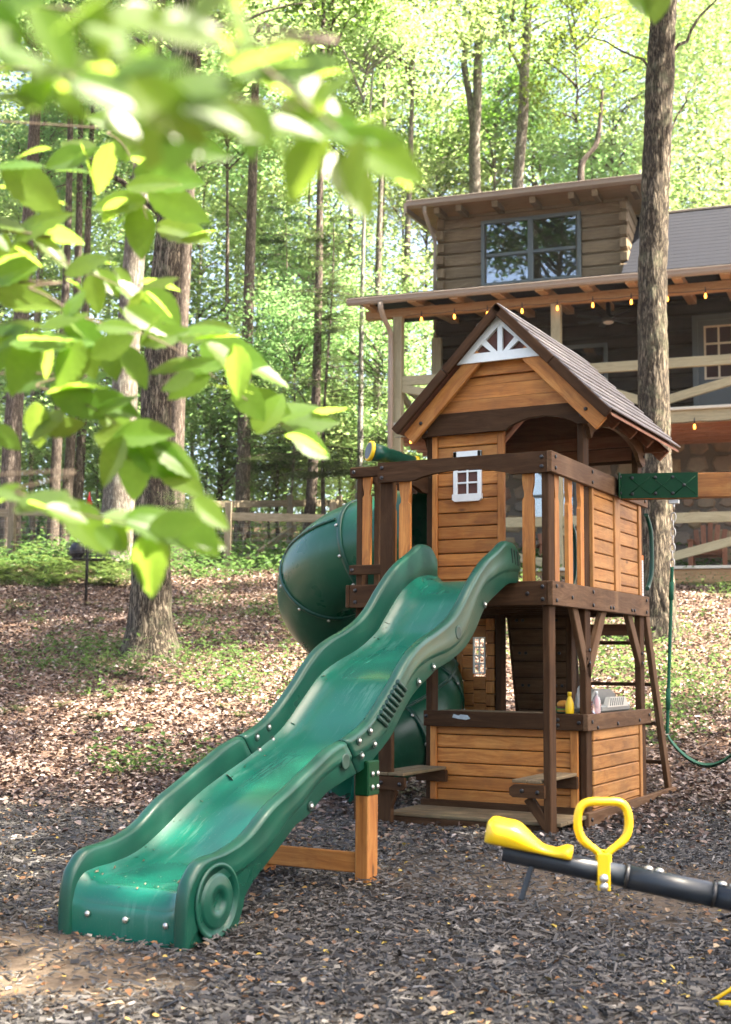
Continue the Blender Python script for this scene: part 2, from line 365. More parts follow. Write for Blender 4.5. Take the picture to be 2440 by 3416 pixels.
M_LOG = wood('log_stain', (.085, .058, .032), (.15, .108, .062), (.22, .165, .10), rough=.8, var=.3, knots=False, bump=.35)
M_LOGD = wood('log_stain_porch_shade', (.010, .0065, .004), (.020, .013, .0075), (.034, .023, .014), rough=.8, var=.3, knots=False, bump=.35)  # log stain darkened further to hold the shade under the porch
M_CHINKD = plain('chinking_porch_shade', (.042, .030, .019), .9, noise=.15)  # chinking darkened to hold the porch shade in its colour
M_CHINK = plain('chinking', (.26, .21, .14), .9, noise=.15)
M_OLIVE = wood('olive_timber', (.19, .17, .105), (.27, .245, .155), (.35, .32, .21), rough=.75, var=.2, knots=False)
M_TIMBER = wood('tan_timber', (.20, .115, .055), (.30, .18, .09), (.40, .26, .14), rough=.75, var=.3, knots=False)
M_REDWD = wood('joist_wood', (.16, .065, .035), (.24, .105, .06), (.32, .16, .09), rough=.8, var=.3, knots=False)
M_GUTTER = plain('gutter_metal', (.27, .222, .178), .45, noise=.08)
M_ROOF = plain('asphalt_shingle', (.014, .0155, .021), .95, noise=.35, nscale=25, bump=.6, spec=.08)
M_TRIM = plain('grey_green_paint', (.085, .105, .105), .5, noise=.06)
M_CREAM = plain('cream_paint', (.62, .54, .38), .5, noise=.05)
M_DARKIN = plain('room_shade', (.018, .014, .012), .9)
M_CURTAIN = plain('curtain', (.035, .016, .014), .9, noise=.5, nscale=8)
M_BLIND = plain('blind_slats', (.20, .19, .17), .7)
M_FENCE = wood('fence_wood', (.10, .078, .05), (.175, .14, .095), (.25, .21, .15), rough=.9, var=.3, knots=False, dirt=((.06, .075, .035), .4))
M_ROPE = plain('green_rope', (.004, .10, .045), .75, noise=.4, nscale=90)
M_RED = plain('red_plastic', (.55, .02, .02), .45)
M_GREY = plain('grey_plastic', (.13, .14, .13), .5, noise=.08)
M_PALE = plain('pale_plastic', (.45, .44, .38), .5, noise=.08)
M_PAPER = plain('label_paper', (.75, .75, .75), .7, noise=.03)
M_ORANGE = plain('orange_print', (.8, .2, .03), .6)
M_BLUE = plain('blue_plastic', (.03, .07, .35), .45)
M_BUN = plain('bun_plastic', (.60, .25, .03), .55)
M_PATTY_SHADE = plain('patty_and_shade_brown', (.10, .03, .015), .6)  # toy patty brown; also colours the shade behind the playhouse window
M_LETT = plain('lettuce_plastic', (.05, .35, .03), .5)
M_PAINT = plain('pale_blue_paint_scrape', (.40, .48, .50), .8, noise=.3)
M_STONE = None
def glassmat():
    m = bpy.data.materials.new('window_glass'); m.use_nodes = True; n_ = m.node_tree; n_.nodes.remove(n_.nodes['Principled BSDF']); out = n_.nodes['Material Output']
    tr = nd(n_, 'ShaderNodeBsdfTransparent', {'Color': (.75, .8, .8, 1)}); tc = n_.nodes.new('ShaderNodeTexCoord')
    no = nd(n_, 'ShaderNodeTexNoise', {'Vector': tc.outputs['Object'], 'Scale': 1.3, 'Detail': 1}); bp = nd(n_, 'ShaderNodeBump', {'Strength': .05, 'Distance': .05, 'Height': no.outputs[0]})
    gl = nd(n_, 'ShaderNodeBsdfGlossy', {'Color': (.9, .95, 1, 1), 'Roughness': .015, 'Normal': bp.outputs[0]})
    lw = nd(n_, 'ShaderNodeFresnel', {'IOR': 1.9}); f = mth(n_, 'ADD', lw.outputs[0], .12)
    mx = nd(n_, 'ShaderNodeMixShader', {0: f, 1: tr.outputs[0], 2: gl.outputs[0]}); n_.links.new(mx.outputs[0], out.inputs[0]); return m
M_GLASS = glassmat()
def clearmat():
    m, n_, b = newmat('clear_bottle'); b.inputs['Base Color'].default_value = (.9, .85, .85, 1); b.inputs['Roughness'].default_value = .15; b.inputs['Transmission Weight'].default_value = .7; return m
M_CLEAR = clearmat()
def emis(name, col, s):
    m, n_, b = newmat(name); b.inputs['Base Color'].default_value = (.8, .4, .1, 1); b.inputs['Emission Color'].default_value = (*col, 1); b.inputs['Emission Strength'].default_value = s; return m
M_BULB = emis('bulb_glow', (1.0, .30, .04), 1.3)
M_LAMPG = plain('fan_light_glass', (.75, .72, .66), .4, noise=.02)
def stonemat():
    m, n_, b = newmat('field_stone'); co, rnd, raw = objco(n_, (3, 3, 3))
    no = nd(n_, 'ShaderNodeTexNoise', {'Vector': co, 'Scale': 2.0, 'Detail': 6, 'Roughness': .65})
    c1 = ramp(n_, rnd, [(0, (.20, .16, .115)), (.25, (.29, .195, .125)), (.5, (.26, .225, .17)), (.7, (.36, .26, .13)), (.85, (.20, .185, .155)), (1, (.31, .165, .11))])
    c = mixc(n_, mth(n_, 'MULTIPLY', no.outputs[0], .8), c1, (.06, .05, .04)); n_.links.new(c, b.inputs['Base Color']); b.inputs['Roughness'].default_value = .85
    bp = nd(n_, 'ShaderNodeBump', {'Strength': .6, 'Distance': .02, 'Height': no.outputs[0]}); n_.links.new(bp.outputs[0], b.inputs['Normal']); return m
M_STONE = stonemat(); M_MORTAR = plain('mortar', (.11, .095, .075), .95)
M_CHECK = None
def checkmat():
    m, n_, b = newmat('red_check_cloth'); tc = n_.nodes.new('ShaderNodeTexCoord')
    ch = nd(n_, 'ShaderNodeTexChecker', {'Vector': tc.outputs['Object'], 'Scale': 110, 'Color1': (.5, .02, .02, 1), 'Color2': (.75, .7, .65, 1)}); n_.links.new(ch.outputs[0], b.inputs['Base Color']); b.inputs['Roughness'].default_value = .9; return m
M_CHECK = checkmat()

M_BARK1 = bark('oak_bark', (.022, .017, .012), (.098, .078, .054), (.23, .19, .14), lichen=(.20, .21, .13), vs=1.15)
M_BARK2 = bark('grey_bark', (.07, .058, .046), (.15, .13, .105), (.25, .225, .19), lichen=(.30, .31, .25), vs=.9, bump=.5)
M_BARK3 = bark('brown_bark', (.045, .034, .027), (.115, .090, .072), (.20, .165, .135), vs=.9, bump=.6)
M_BARK4 = bark('pale_bark', (.12, .11, .095), (.26, .25, .225), (.42, .41, .38), lichen=(.10, .09, .07), vs=.8, bump=.3)
M_TWIG = plain('twig_bark', (.10, .07, .045), .8, noise=.2)
M_LEAF = foliage('broad_leaf', (.105, .165, .060), (.38, .56, .21), tfac=.58, dark=.7)
M_LEAFD = foliage('deep_leaf', (.06, .115, .022), (.22, .36, .05), tfac=.5)
M_LEAFC = foliage('canopy_leaf', (.05, .10, .018), (.09, .17, .02), tfac=.35)
M_NEAR = foliage('near_leaf', (.075, .140, .024), (.36, .52, .075), dark=.55, tfac=.66, hue=.03, gloss=.4, gfac=.03)
M_FERN = foliage('fern_leaf', (.070, .135, .040), (.19, .32, .085), tfac=.45)
M_NEEDLE = foliage('needle_leaf', (.05, .085, .035), (.10, .17, .06), tfac=.35)
M_LITTER = tinted('leaf_litter_mat', [(0, (.030, .018, .014)), (.22, (.085, .050, .036)), (.42, (.145, .088, .066)), (.60, (.22, .152, .122)), (.76, (.34, .265, .225)), (.92, (.48, .41, .37)), (1, (.27, .10, .045))], rough=.5, spec=.5)
M_CHIP = tinted('mulch_chip', [(0, (.016, .014, .012)), (.3, (.026, .023, .020)), (.55, (.048, .043, .038)), (.78, (.092, .084, .076)), (.92, (.20, .186, .172)), (1, (.22, .13, .07))], rough=.55, spec=.5)
M_FALLEN = tinted('fallen_leaf_mat', [(0, (.42, .30, .05)), (.06, (.45, .32, .09)), (.16, (.28, .13, .045)), (.55, (.15, .08, .045)), (.8, (.22, .14, .08)), (1, (.36, .27, .17))], rough=.65, spec=.3)
# ------------------------------------------------------------------ ground
def smooth(a, b, x): t = np.clip((x-a)/(b-a), 0, 1); return t*t*(3-2*t)
def vnoise(x, y, s, seed=0):
    x = np.asarray(x)*s+seed*13.1; y = np.asarray(y)*s-seed*7.7
    return (np.sin(x*1.7+1.3*np.sin(y*1.1+.4))+np.sin(y*1.9+1.7*np.sin(x*.9+2.1))+np.sin((x+y)*1.3+.6*np.sin(x*2.3)))/3
def depth_of(x, y): return (np.asarray(x)-CAM[0])*HD[0] + (np.asarray(y)-CAM[1])*HD[1]
def mulch_of(x, y): return 1-smooth(8.2, 10.2, depth_of(x, y) + .7*vnoise(x, y, 1.1) + .35*vnoise(x, y, 3.3, 2))
def bare_of(x, y):
    return np.maximum(1-smooth(.35, .95, np.hypot((np.asarray(x)+.72)/1.15, (np.asarray(y)+3.75)/.8) + .12*vnoise(x, y, 4)),
                      .8*(1-smooth(.5, 1.3, np.hypot((np.asarray(x)-.9)/1.3, (np.asarray(y)+1.2)/.8) + .15*vnoise(x, y, 3))))
RH = np.array([cy_, sy_, 0.0])
def sd(s, d):                                        # lateral, depth -> world xy
    return CAM[0]+RH[0]*s+HD[0]*d, CAM[1]+RH[1]*s+HD[1]*d
dd = np.concatenate([np.linspace(-60, 0, 12, endpoint=False), np.linspace(0, 3, 8, endpoint=False), np.linspace(3, 14, 110, endpoint=False), np.linspace(14, 32, 70, endpoint=False), np.linspace(32, 90, 40, endpoint=False), np.linspace(90, 600, 18)])
ss = np.concatenate([-np.geomspace(12, 500, 18)[::-1], np.linspace(-11.8, 11.8, 150), np.geomspace(12, 500, 18)])
S_, D_ = np.meshgrid(ss, dd); X_, Y_ = sd(S_, D_); Z_ = gz(X_, Y_)
nv = S_.shape; idx = np.arange(S_.size).reshape(nv)
q = np.stack([idx[:-1, :-1], idx[:-1, 1:], idx[1:, 1:], idx[1:, :-1]], -1).reshape(-1, 4)
T_ = np.concatenate([q[:, [0, 1, 2]], q[:, [0, 2, 3]]])
def groundmat():
    m, n_, b = newmat('forest_floor'); tc = n_.nodes.new('ShaderNodeTexCoord'); co = tc.outputs['Object']
    a1 = nd(n_, 'ShaderNodeAttribute', attribute_name='mulch').outputs['Fac']; a2 = nd(n_, 'ShaderNodeAttribute', attribute_name='bare').outputs['Fac']
    n1 = nd(n_, 'ShaderNodeTexNoise', {'Vector': co, 'Scale': 45, 'Detail': 8, 'Roughness': .75}); n2 = nd(n_, 'ShaderNodeTexNoise', {'Vector': co, 'Scale': 3.0, 'Detail': 5})
    v1 = nd(n_, 'ShaderNodeTexVoronoi', {'Vector': co, 'Scale': 26}); 
    lit = ramp(n_, n1.outputs[0], [(.3, (.045, .026, .018)), (.5, (.13, .078, .055)), (.7, (.25, .165, .12))])
    lit = mixc(n_, .45, lit, ramp(n_, v1.outputs['Color'], [(.1, (.09, .05, .035)), (.5, (.22, .14, .10)), (.9, (.34, .25, .2))]))
    mul = ramp(n_, n1.outputs[0], [(.3, (.014, .013, .012)), (.52, (.035, .031, .028)), (.75, (.085, .075, .066))])
    c = mixc(n_, a1, lit, mul)
    ba = ramp(n_, n1.outputs[0], [(.3, (.12, .085, .055)), (.7, (.25, .19, .135))]); c = mixc(n_, mth(n_, 'MULTIPLY', a2, .85), c, ba)
    c = mixc(n_, mth(n_, 'MULTIPLY', n2.outputs[0], .3), c, (.03, .022, .015))
    n_.links.new(c, b.inputs['Base Color']); b.inputs['Roughness'].default_value = .95; b.inputs['Specular IOR Level'].default_value = .15
    bp = nd(n_, 'ShaderNodeBump', {'Strength': .8, 'Distance': .02, 'Height': n1.outputs[0]}); n_.links.new(bp.outputs[0], b.inputs['Normal']); return m
gm = tri_mesh('ground', np.stack([X_, Y_, Z_], -1).reshape(-1, 3), T_, groundmat(), smooth=True)
for nm, fn in (('mulch', mulch_of), ('bare', bare_of)):
    a = gm.attributes.new(nm, 'FLOAT', 'POINT'); a.data.foreach_set('value', fn(X_, Y_).astype(np.float32).ravel())
struct('ground', gm)

def scatter(n, d0, d1, pw, half=.33, extra=.6):
    """ground points inside a wedge in front of the camera, denser near it for larger pw"""
    u = rng.random(n); d = (d0**(2-pw) + u*(d1**(2-pw)-d0**(2-pw)))**(1/(2-pw)); s = (rng.random(n)*2-1)*(d*half+extra)
    x, y = sd(s, d); return x, y, d
def rand_frames(n, tilt):
    a = rng.random(n)*2*math.pi; D = np.stack([np.cos(a), np.sin(a), rng.normal(0, tilt, n)], 1)
    N = np.stack([rng.normal(0, tilt, n), rng.normal(0, tilt, n), np.ones(n)], 1); return norm(N), norm(D)
# bark mulch: slivers
x, y, d = scatter(100000, 3.0, 10.6, 1.05); keep = rng.random(len(x)) < np.clip(mulch_of(x, y)*1.1-.05, 0, 1)*(1-.8*bare_of(x, y)); x, y, d = x[keep], y[keep], d[keep]
n = len(x); N, D = rand_frames(n, .28); D = norm(D-N*np.sum(D*N, 1, keepdims=True)); S = np.cross(N, D)
L = (rng.gamma(2.2, .011, n)+.007)[:, None]; W = (rng.gamma(2.4, .0022, n)+.0022)[:, None]; H = W*(.25+.5*rng.random((n, 1)))
C = np.stack([x, y, gz(x, y)+.003+.012*rng.random(n)], 1)
V6 = np.stack([C-D*L*.5-S*W*.5, C+D*L*.5-S*W*.45, C+D*L*.5+S*W*.5, C-D*L*.5+S*W*.4, C-D*L*.42+N*H, C+D*L*.44+N*H], 1)
b = np.arange(n)[:, None]*6; F = np.array([[0, 1, 5], [0, 5, 4], [2, 3, 4], [2, 4, 5], [1, 2, 5], [3, 0, 4]])
T = (b[:, None]+F[None]).reshape(-1, 3)
tag(put('bark_mulch', tri_mesh('bark_mulch', V6.reshape(-1, 3), T, M_CHIP, np.repeat(np.clip(rng.beta(1.6, 2.2, n), 0, 1), 6))), 'dark shredded bark mulch spread round the playset and slide', 'mulch', kind='stuff')
# leaf litter on the slope
def litter(n, d0, d1, pw, size, wgt, name, mat, label, tintf, tilt=.35, lift=.02):
    x, y, d = scatter(n, d0, d1, pw); keep = rng.random(n) < wgt(x, y, d); x, y, d = x[keep], y[keep], d[keep]; n = len(x)
    N, D = rand_frames(n, tilt); L = size*(.6+.8*rng.random(n))*(1+np.clip((d-14)*.03, 0, .6))
    V_, T_ = leaf_geo6(np.stack([x, y, gz(x, y)+.006+lift*rng.random(n)], 1), L, L*(.45+.35*rng.random(n)), N, D, fold=rng.normal(.35, .5, (n, 1)))
    return tag(put(name, tri_mesh(name, V_, T_, mat, np.repeat(tintf(n), 4))), label, 'leaf litter', kind='stuff')
litter(190000, 7.2, 30, 1.25, .043, lambda x, y, d: np.clip(1.05-mulch_of(x, y), .02, 1), 'leaf_litter', M_LITTER, 'brown fallen leaves covering the slope behind the playset', lambda n: rng.beta(1.5, 1.95, n))
litter(4300, 3.0, 9.5, 1.1, .026, lambda x, y, d: mulch_of(x, y), 'fallen_leaves', M_FALLEN, 'scattered yellow and orange leaves lying on the dark mulch', lambda n: rng.random(n), .25, .015)
# low green plants
def cover(n_pl, d0, d1, wgt, name, label, leafs=14, h=.10, r=.09, size=.05, mat=M_FERN, pw=1.0):
    x, y, d = scatter(n_pl, d0, d1, pw); keep = rng.random(n_pl) < wgt(x, y, d); x, y, d = x[keep], y[keep], d[keep]; n = len(x)
    k = leafs; cx = np.repeat(x, k)+rng.normal(0, r, n*k); cyy = np.repeat(y, k)+rng.normal(0, r, n*k); sc_ = np.repeat(.5+rng.random(n), k)
    cz = gz(cx, cyy)+np.abs(rng.normal(0, h, n*k))*sc_+.01
    N, D = rand_frames(n*k, .5); Lh = size*(.6+.8*rng.random(n*k))*sc_
    V_, T_ = leaf_geo(np.stack([cx, cyy, cz], 1), Lh, Lh*.5, N, D, fold=.3)
    return tag(put(name, tri_mesh(name, V_, T_, mat, np.repeat(np.clip(np.repeat(rng.random(n), k)*.7+.3*rng.random(n*k), 0, 1), 2))), label, 'ground plants', kind='stuff')
TREE_L = ground_px(500, 2190); TREE_R = ground_px(2193, 2132)
def cw(x, y, d):
    p = smooth(.05, .55, vnoise(x, y, .75, 3)*.6+vnoise(x, y, 2.1, 5)*.5)
    t = np.exp(-(np.hypot(x-TREE_L[0]+.2, y-TREE_L[1]+.5)/1.1)**2)+.6*np.exp(-(np.hypot(x-TREE_R[0], y-TREE_R[1]+.8)/1.6)**2)
    return np.clip(p*1.0+t, 0, 1)*smooth(9.4, 11.5, d)
cover(9500, 9.4, 29, cw, 'ground_cover', 'patchy low green seedlings growing through the leaf litter')
cover(900, 23.5, 30, lambda x, y, d: .75+0*x, 'undergrowth', 'green weeds growing along the fence and cabin base', leafs=34, h=.16, r=.22, size=.10)
# ferns, left of the disc basket
def ferns():
    Vs = []; Ts = []; b = 0; tn = []
    for i in range(210):
        px = random.uniform(-90, 420) if i < 150 else random.uniform(-60, 1150); py = random.uniform(1800, 1960) if i < 150 else random.uniform(1940, 2450)
        p = ground_px(px, py); big = 1.0 if i < 150 else .35
        for k in range(7):
            az = random.random()*6.28; Lf = random.uniform(.3, .6)*big; m = 11
            for s in range(1, m):
                t = s/m; base = np.array([math.cos(az)*Lf*t, math.sin(az)*Lf*t, Lf*(1.0*t-.75*t*t)])+p
                wv = .30*Lf*(1-t)**.8*(.5 if s == 1 else 1)
                for sg in (-1, 1):
                    D = np.array([math.cos(az+sg*1.2), math.sin(az+sg*1.2), -.15]); Vv, Tt = leaf_geo((base+D*wv*.5)[None], wv, .055*big+.01, np.array([[0, 0, 1.0]]), D[None], .1); Vs.append(Vv); Ts.append(Tt+b); b += 4; tn += [.3+.6*random.random()]*2
    return tri_mesh('ferns', np.concatenate(Vs), np.concatenate(Ts), M_FERN, tn)
tag(put('ferns', ferns()), 'bank of pale green ferns beneath the wooden fence', 'ferns', kind='stuff')

# ------------------------------------------------------------------ playset
PS = thing('playset', 'wooden playset with gabled roof, balcony, green wave slide and tube slide', 'playset', (-.7, 1.0, 0))
BOLT = MB().lathe([(.013, 0), (.012, .006), (.006, .009)], 8).me('bolt', M_BLACK)
BOLTS = MB().lathe([(.013, 0), (.012, .006), (.006, .010)], 8).me('bolt', M_STEEL)
def rotz_to(v):                                      # local +Z to direction v
    return Vector(v).to_track_quat('Z', 'Y').to_matrix().to_4x4()
def bolt(parent, p, nrm, me=None): return put('bolt', me or BOLT, parent, Matrix.Translation(Vector([float(c) for c in p])) @ rotz_to(nrm))
def pbolt(parent, pts, nrm, me=None):
    for p in pts: bolt(parent, p, nrm, me)
FR, RTN = (0, -1, 0), (1, 0, 0)
ZD, ZB, ZR, ZRB, DD = 1.5, 1.355, 2.278, 2.15, 2.018
# posts
def post(x0, x1, y0, y1, z0, z1, m=M_BROWN): return bx('post', PS, m, x0, x1, y0, y1, z0, z1, .005)
post(-.082, -.037, .037, .140, -.05, 2.20)
post(-.082, -.037, .690, .795, -.05, 2.62, M_BROWN)
post(-.082, -.037, 1.90, 2.0, -.05, 2.62, M_BROWN)
post(-1.157, -1.112, .685, .785, -.05, 2.62)
post(-1.157, -1.112, 1.90, 2.0, -.05, 2.62)
post(-1.175, -1.082, .037, .080, -.05, 2.16)
post(-1.382, -1.338, .10, .19, .0, 2.23)
post(-1.285, -1.243, .16, .25, ZD, 2.23, M_BROWNW)
post(-1.56, -1.515, 1.99, 2.08, .0, 1.50)
post(-.60, -.555, 1.90, 2.0, -.05, ZB)
# deck frame
dk = bx('deck_beam', PS, M_BROWN, -1.372, -.036, 0, .034, ZB, ZD)
pbolt(dk, [(-.065, 0, ZB+.035), (-.065, 0, ZD-.035), (-.16, 0, ZB+.07), (-1.33, 0, ZB+.035), (-1.33, 0, ZD-.035)], FR)
dk = bx('deck_beam', PS, M_BROWNW, -.034, 0, -.004, DD, ZB, ZD)
pbolt(dk, [(0, yy, zz) for yy, zz in ((.06, ZB+.03), (.06, ZD-.03), (.34, ZB+.06), (.74, ZB+.03), (.74, ZD-.03), (1.10, ZB+.03), (1.16, ZB+.03), (1.58, ZB+.03), (1.64, ZB+.03), (1.94, ZB+.03), (1.94, ZD-.03))], RTN)
bx('deck_beam', PS, M_BROWN, -1.40, -1.374, -.004, DD, ZB, ZD); bx('deck_beam', PS, M_BROWN, -1.372, -.036, DD-.034, DD, ZB, ZD)
for i in range(5): bx('joist', PS, M_BROWN, -1.37, -.036, .33+i*.31, .365+i*.31, ZB+.01, ZD-.028)
npl = 20
for i in range(npl): bx('deck_plank', PS, M_FLOOR, -1.37, -.036, .036+i*(1.946/npl), .036+(i+1)*(1.946/npl)-.006, ZD-.026, ZD-.002, .003)
# balcony rails
def railpoly(x0, x1, z0, z1, a0, a1, rise, n=16):
    p = [(x0, z1), (x0, z0)]
    p += [(a0+(a1-a0)*k/n, z0+rise*math.sin(math.pi*k/n)**.7) for k in range(n+1)]
    return p + [(x1, z0), (x1, z1)]
def prism_part(name, parent, mat, poly, t0, t1, plane='xz'):
    """board cut from a polygon; local X along its length"""
    c0 = sum(p[0] for p in poly)/len(poly); c1 = sum(p[1] for p in poly)/len(poly); q = [(a-c0, b-c1) for a, b in poly]; t = (t1-t0)/2
    me = MB().prism(q, -t, t, 'xz').me(name, mat)
    if plane == 'xz': M = Matrix.Translation((c0, (t0+t1)/2, c1))
    else: M = Matrix.Translation(((t0+t1)/2, c0, c1)) @ Matrix(((0, -1, 0, 0), (1, 0, 0, 0), (0, 0, 1, 0), (0, 0, 0, 1)))
    return put(name, me, parent, M)
fr = prism_part('rail', PS, M_BROWN, railpoly(-1.176, -.036, ZRB, ZR, -.92, -.27, .050), 0, .034)
pbolt(fr, [(-.065, 0, ZR-.035), (-.065, 0, ZRB+.035), (-1.145, 0, ZR-.035), (-1.145, 0, ZRB+.03)], FR)
rr = bx('rail', PS, M_BROWNW, -.034, 0, -.004, DD, ZRB, ZR)
pbolt(rr, [(0, .06, ZR-.03), (0, .06, ZRB+.03), (0, .75, ZR-.03), (0, .75, ZRB+.03), (0, 1.94, ZRB+.04)], RTN)
lr = bx('rail', PS, M_BROWN, -1.415, -1.178, .065, .098, 2.205, 2.27); bolt(lr, (-1.385, .065, 2.24), FR)
lr = bx('rail', PS, M_BROWN, -1.415, -1.178, .065, .098, 1.57, 1.633); bolt(lr, (-1.39, .065, 1.60), FR)
bx('rail', PS, M_BROWN, -1.415, -1.382, .10, 1.0, 2.205, 2.27)
prism_part('rail', PS, M_BROWN, railpoly(.10, .70, 2.16, 2.29, .2, .6, .03), -1.178, -1.145, 'yz')
def balus(c, z0, z1, w_, t0, t1, plane, parent=PS, mat=None, name='baluster'):
    h = z1-z0; a = w_/2; b_ = w_/2*.66; pr_ = [(-a, z0), (a, z0), (a, z0+h*.74), (b_, z0+h*.765), (b_, z0+h*.80), (a*.86, z0+h*.845), (a*.97, z0+h*.88), (a, z0+h*.90), (a, z1)]
    poly = [(c+p, z) for p, z in pr_] + [(c-p, z) for p, z in pr_[::-1][:-1]]
    q = [(z-(z0+z1)/2, -(p-c)) for p, z in poly]; t = (t1-t0)/2
    me = MB().prism(q, -t, t, 'xz').me(name, mat or M_CEDAR)
    if plane == 'xz': M = Matrix.Translation((c, (t0+t1)/2, (z0+z1)/2)) @ Matrix(((0, 0, -1, 0), (0, 1, 0, 0), (1, 0, 0, 0), (0, 0, 0, 1)))
    else: M = Matrix.Translation(((t0+t1)/2, c, (z0+z1)/2)) @ Matrix(((0, -1, 0, 0), (0, 0, -1, 0), (1, 0, 0, 0), (0, 0, 0, 1)))
    return put(name, me, parent, M)
balus(-.168, ZD, ZRB+.02, .074, .038, .060, 'xz'); balus(-1.00, ZD, ZRB+.03, .078, .038, .060, 'xz')
balus(-1.308, 1.633, 2.23, .060, .101, .122, 'xz')
for c in (.19, .435, .665): balus(c, ZD, ZRB+.02, .078, -.066, -.040, 'yz')
for c in (.25, .47): balus(c, ZD, 2.17, .078, -1.205, -1.182, 'yz')
# window wall
def siding(parent, plane, a0, a1, zs, t0, t1, mat, name='siding_board'):
    for z0, z1 in zip(zs[:-1], zs[1:]):
        tilt = .006
        poly = None
        if plane == 'xz': bx(name, parent, mat, a0, a1, t0-random.random()*.003, t1, z0+.0015, z1-.0045, .006)
        else: bx(name, parent, mat, t0, t1+random.random()*.003, a0, a1, z0+.0015, z1-.0045, .006)
wallz = [1.502, 1.566, 1.657, 1.744, 1.839, 1.927, 2.018, 2.114, 2.202, 2.295, 2.387, 2.471, 2.56]
ww = bx('window_wall', PS, M_BROWN, -1.108, -.60, .715, .725, 1.50, 2.57)
siding(ww, 'xz', -1.074, -.627, wallz, .69, .712, M_CEDAR)
bx('trim', ww, M_CEDAR, -1.111, -1.072, .672, .695, 1.502, 2.57); bx('trim', ww, M_CEDAR, -.630, -.581, .672, .700, 1.502, 2.57)
def window_part(parent, xc, z0, z1, w_, y, mat=M_WHITE, cols=2, rows=3, back=True, fat=.028):
    m = MB(); h = w_/2
    if back:
        for (a, b_, c, d_) in ((-h, -h+fat, z0+.045, z1), (h-fat, h, z0+.045, z1), (-h, h, z1-.062, z1)): m.box(xc+a, xc+b_, y, y+.022, c, d_, .003)
        m.prism([(xc-h-.004, z0+.05), (xc-h-.004, z0+.014), (xc-h+.014, z0), (xc+h-.014, z0), (xc+h+.004, z0+.014), (xc+h+.004, z0+.05)], y-.008, y+.022)
        i0, i1, j0, j1 = xc-h+fat, xc+h-fat, z0+.05, z1-.062
    else:
        m.box(xc-h, xc-h+.012, y, y+.02, z0, z1, .002); m.box(xc+h-.012, xc+h, y, y+.02, z0, z1, .002); m.box(xc-h, xc+h, y-.001, y+.021, z1-.012, z1, .002); m.box(xc-h, xc+h, y-.001, y+.021, z0, z0+.012, .002)
        i0, i1, j0, j1 = xc-h+.012, xc+h-.012, z0+.012, z1-.012
    for k in range(1, cols): xx = i0+(i1-i0)*k/cols; m.box(xx-.006, xx+.006, y+.004, y+.016, j0, j1, .002)
    for k in range(1, rows): zz = j0+(j1-j0)*k/rows; m.box(i0, i1, y+.005, y+.015, zz-.006, zz+.006, .002)
    return put('window', m.me('window', mat), parent)
wn_ = window_part(PS, -.847, 2.090, 2.432, .205, .664); wn_['label'] = 'white plastic playhouse window'
put('window_shade_sheet', MB().box(-.922, -.772, .684, .6875, 2.13, 2.38).me('window_shade_sheet', M_PATTY_SHADE), wn_)  # dark sheet standing in for the shade inside the window
# right balcony siding
zs = [1.502, 1.553, 1.638, 1.738, 1.831, 1.924, 2.021, 2.115, 2.20]
sp = bx('side_panel', PS, M_BROWN, -.062, -.052, .80, 1.90, ZD, 2.2)
siding(sp, 'yz', .83, 1.275, zs, -.050, -.030, M_SIDE); siding(sp, 'yz', 1.395, 1.84, zs, -.050, -.030, M_SIDE)
for a, b_ in ((1.275, 1.395), (1.84, 1.90), (.797, .83)): bx('trim', sp, M_SIDE, -.050, -.016, a, b_, ZD+.002, 2.155)
wl = bx('warning_label', PS, M_PAPER, -.0365, -.034, 1.925, 1.995, 1.505, 1.80, .0005); bx('label_header', wl, M_ORANGE, -.0338, -.0325, 1.925, 1.995, 1.765, 1.80, .0003)
for k in range(12): bx('print_line', wl, M_GREY, -.0338, -.0325, 1.932, 1.965+.024*random.random(), 1.53+k*.019, 1.534+k*.019, .0003)
# back wall of the playhouse and side wall of the upper floor
bw = bx('back_header', PS, M_BROWN, -1.11, -.083, 1.954, 1.966, 2.48, 2.62)
siding(bw, 'xz', -1.11, -.083, [2.5+.1*i for i in range(3)], 1.935, 1.953, M_REDWD)
for gx, gy in ((-.012, 2.03), (-.60, 2.03)): put('grab_handle', MB().tube(spline([(gx, gy-.02, 2.10), (gx, gy+.02, 2.07), (gx+.012, gy+.055, 1.98), (gx+.014, gy+.065, 1.82), (gx+.012, gy+.055, 1.68), (gx, gy+.02, 1.59), (gx, gy-.02, 1.56)], 30).tolist(), .017, 10).me('grab_handle', M_GREEN2), PS)
prism_part('back_gable', PS, M_REDWD, [(-1.25, 2.55), (.15, 2.55), (-.553, 3.27)], 1.967, 1.985)
# gable and roof
XM, ZRG, RY0, RY1, EV = -.553, 3.37, .50, 2.15, 2.60
gb = [(-1.18, 2.575), (-1.135, 2.542), (-.555, 2.545)] + [(-.555+.505*k/12, 2.545+.075*math.sin(math.pi*k/12)**.75) for k in range(1, 12)] + [(-.05, 2.545), (.02, 2.55), (.055, 2.59), (-.045, 2.688), (-1.08, 2.688), (-1.165, 2.60)]
g = prism_part('gable_beam', PS, M_BROWN, gb, .615, .65); pbolt(g, [(-1.13, .615, 2.575), (-1.11, .615, 2.64), (-.025, .615, 2.665), (-.025, .615, 2.60)], FR)
def roofx(z, side): return XM + side*(ZRG-z)*.978
gz_ = [2.688, 2.775, 2.835, 2.905, 2.99]
gp = prism_part('gable_panel', PS, M_BROWN, [(roofx(2.62, -1)+.05, 2.62), (roofx(2.62, 1)-.05, 2.62), (XM, ZRG-.08)], .66, .672)
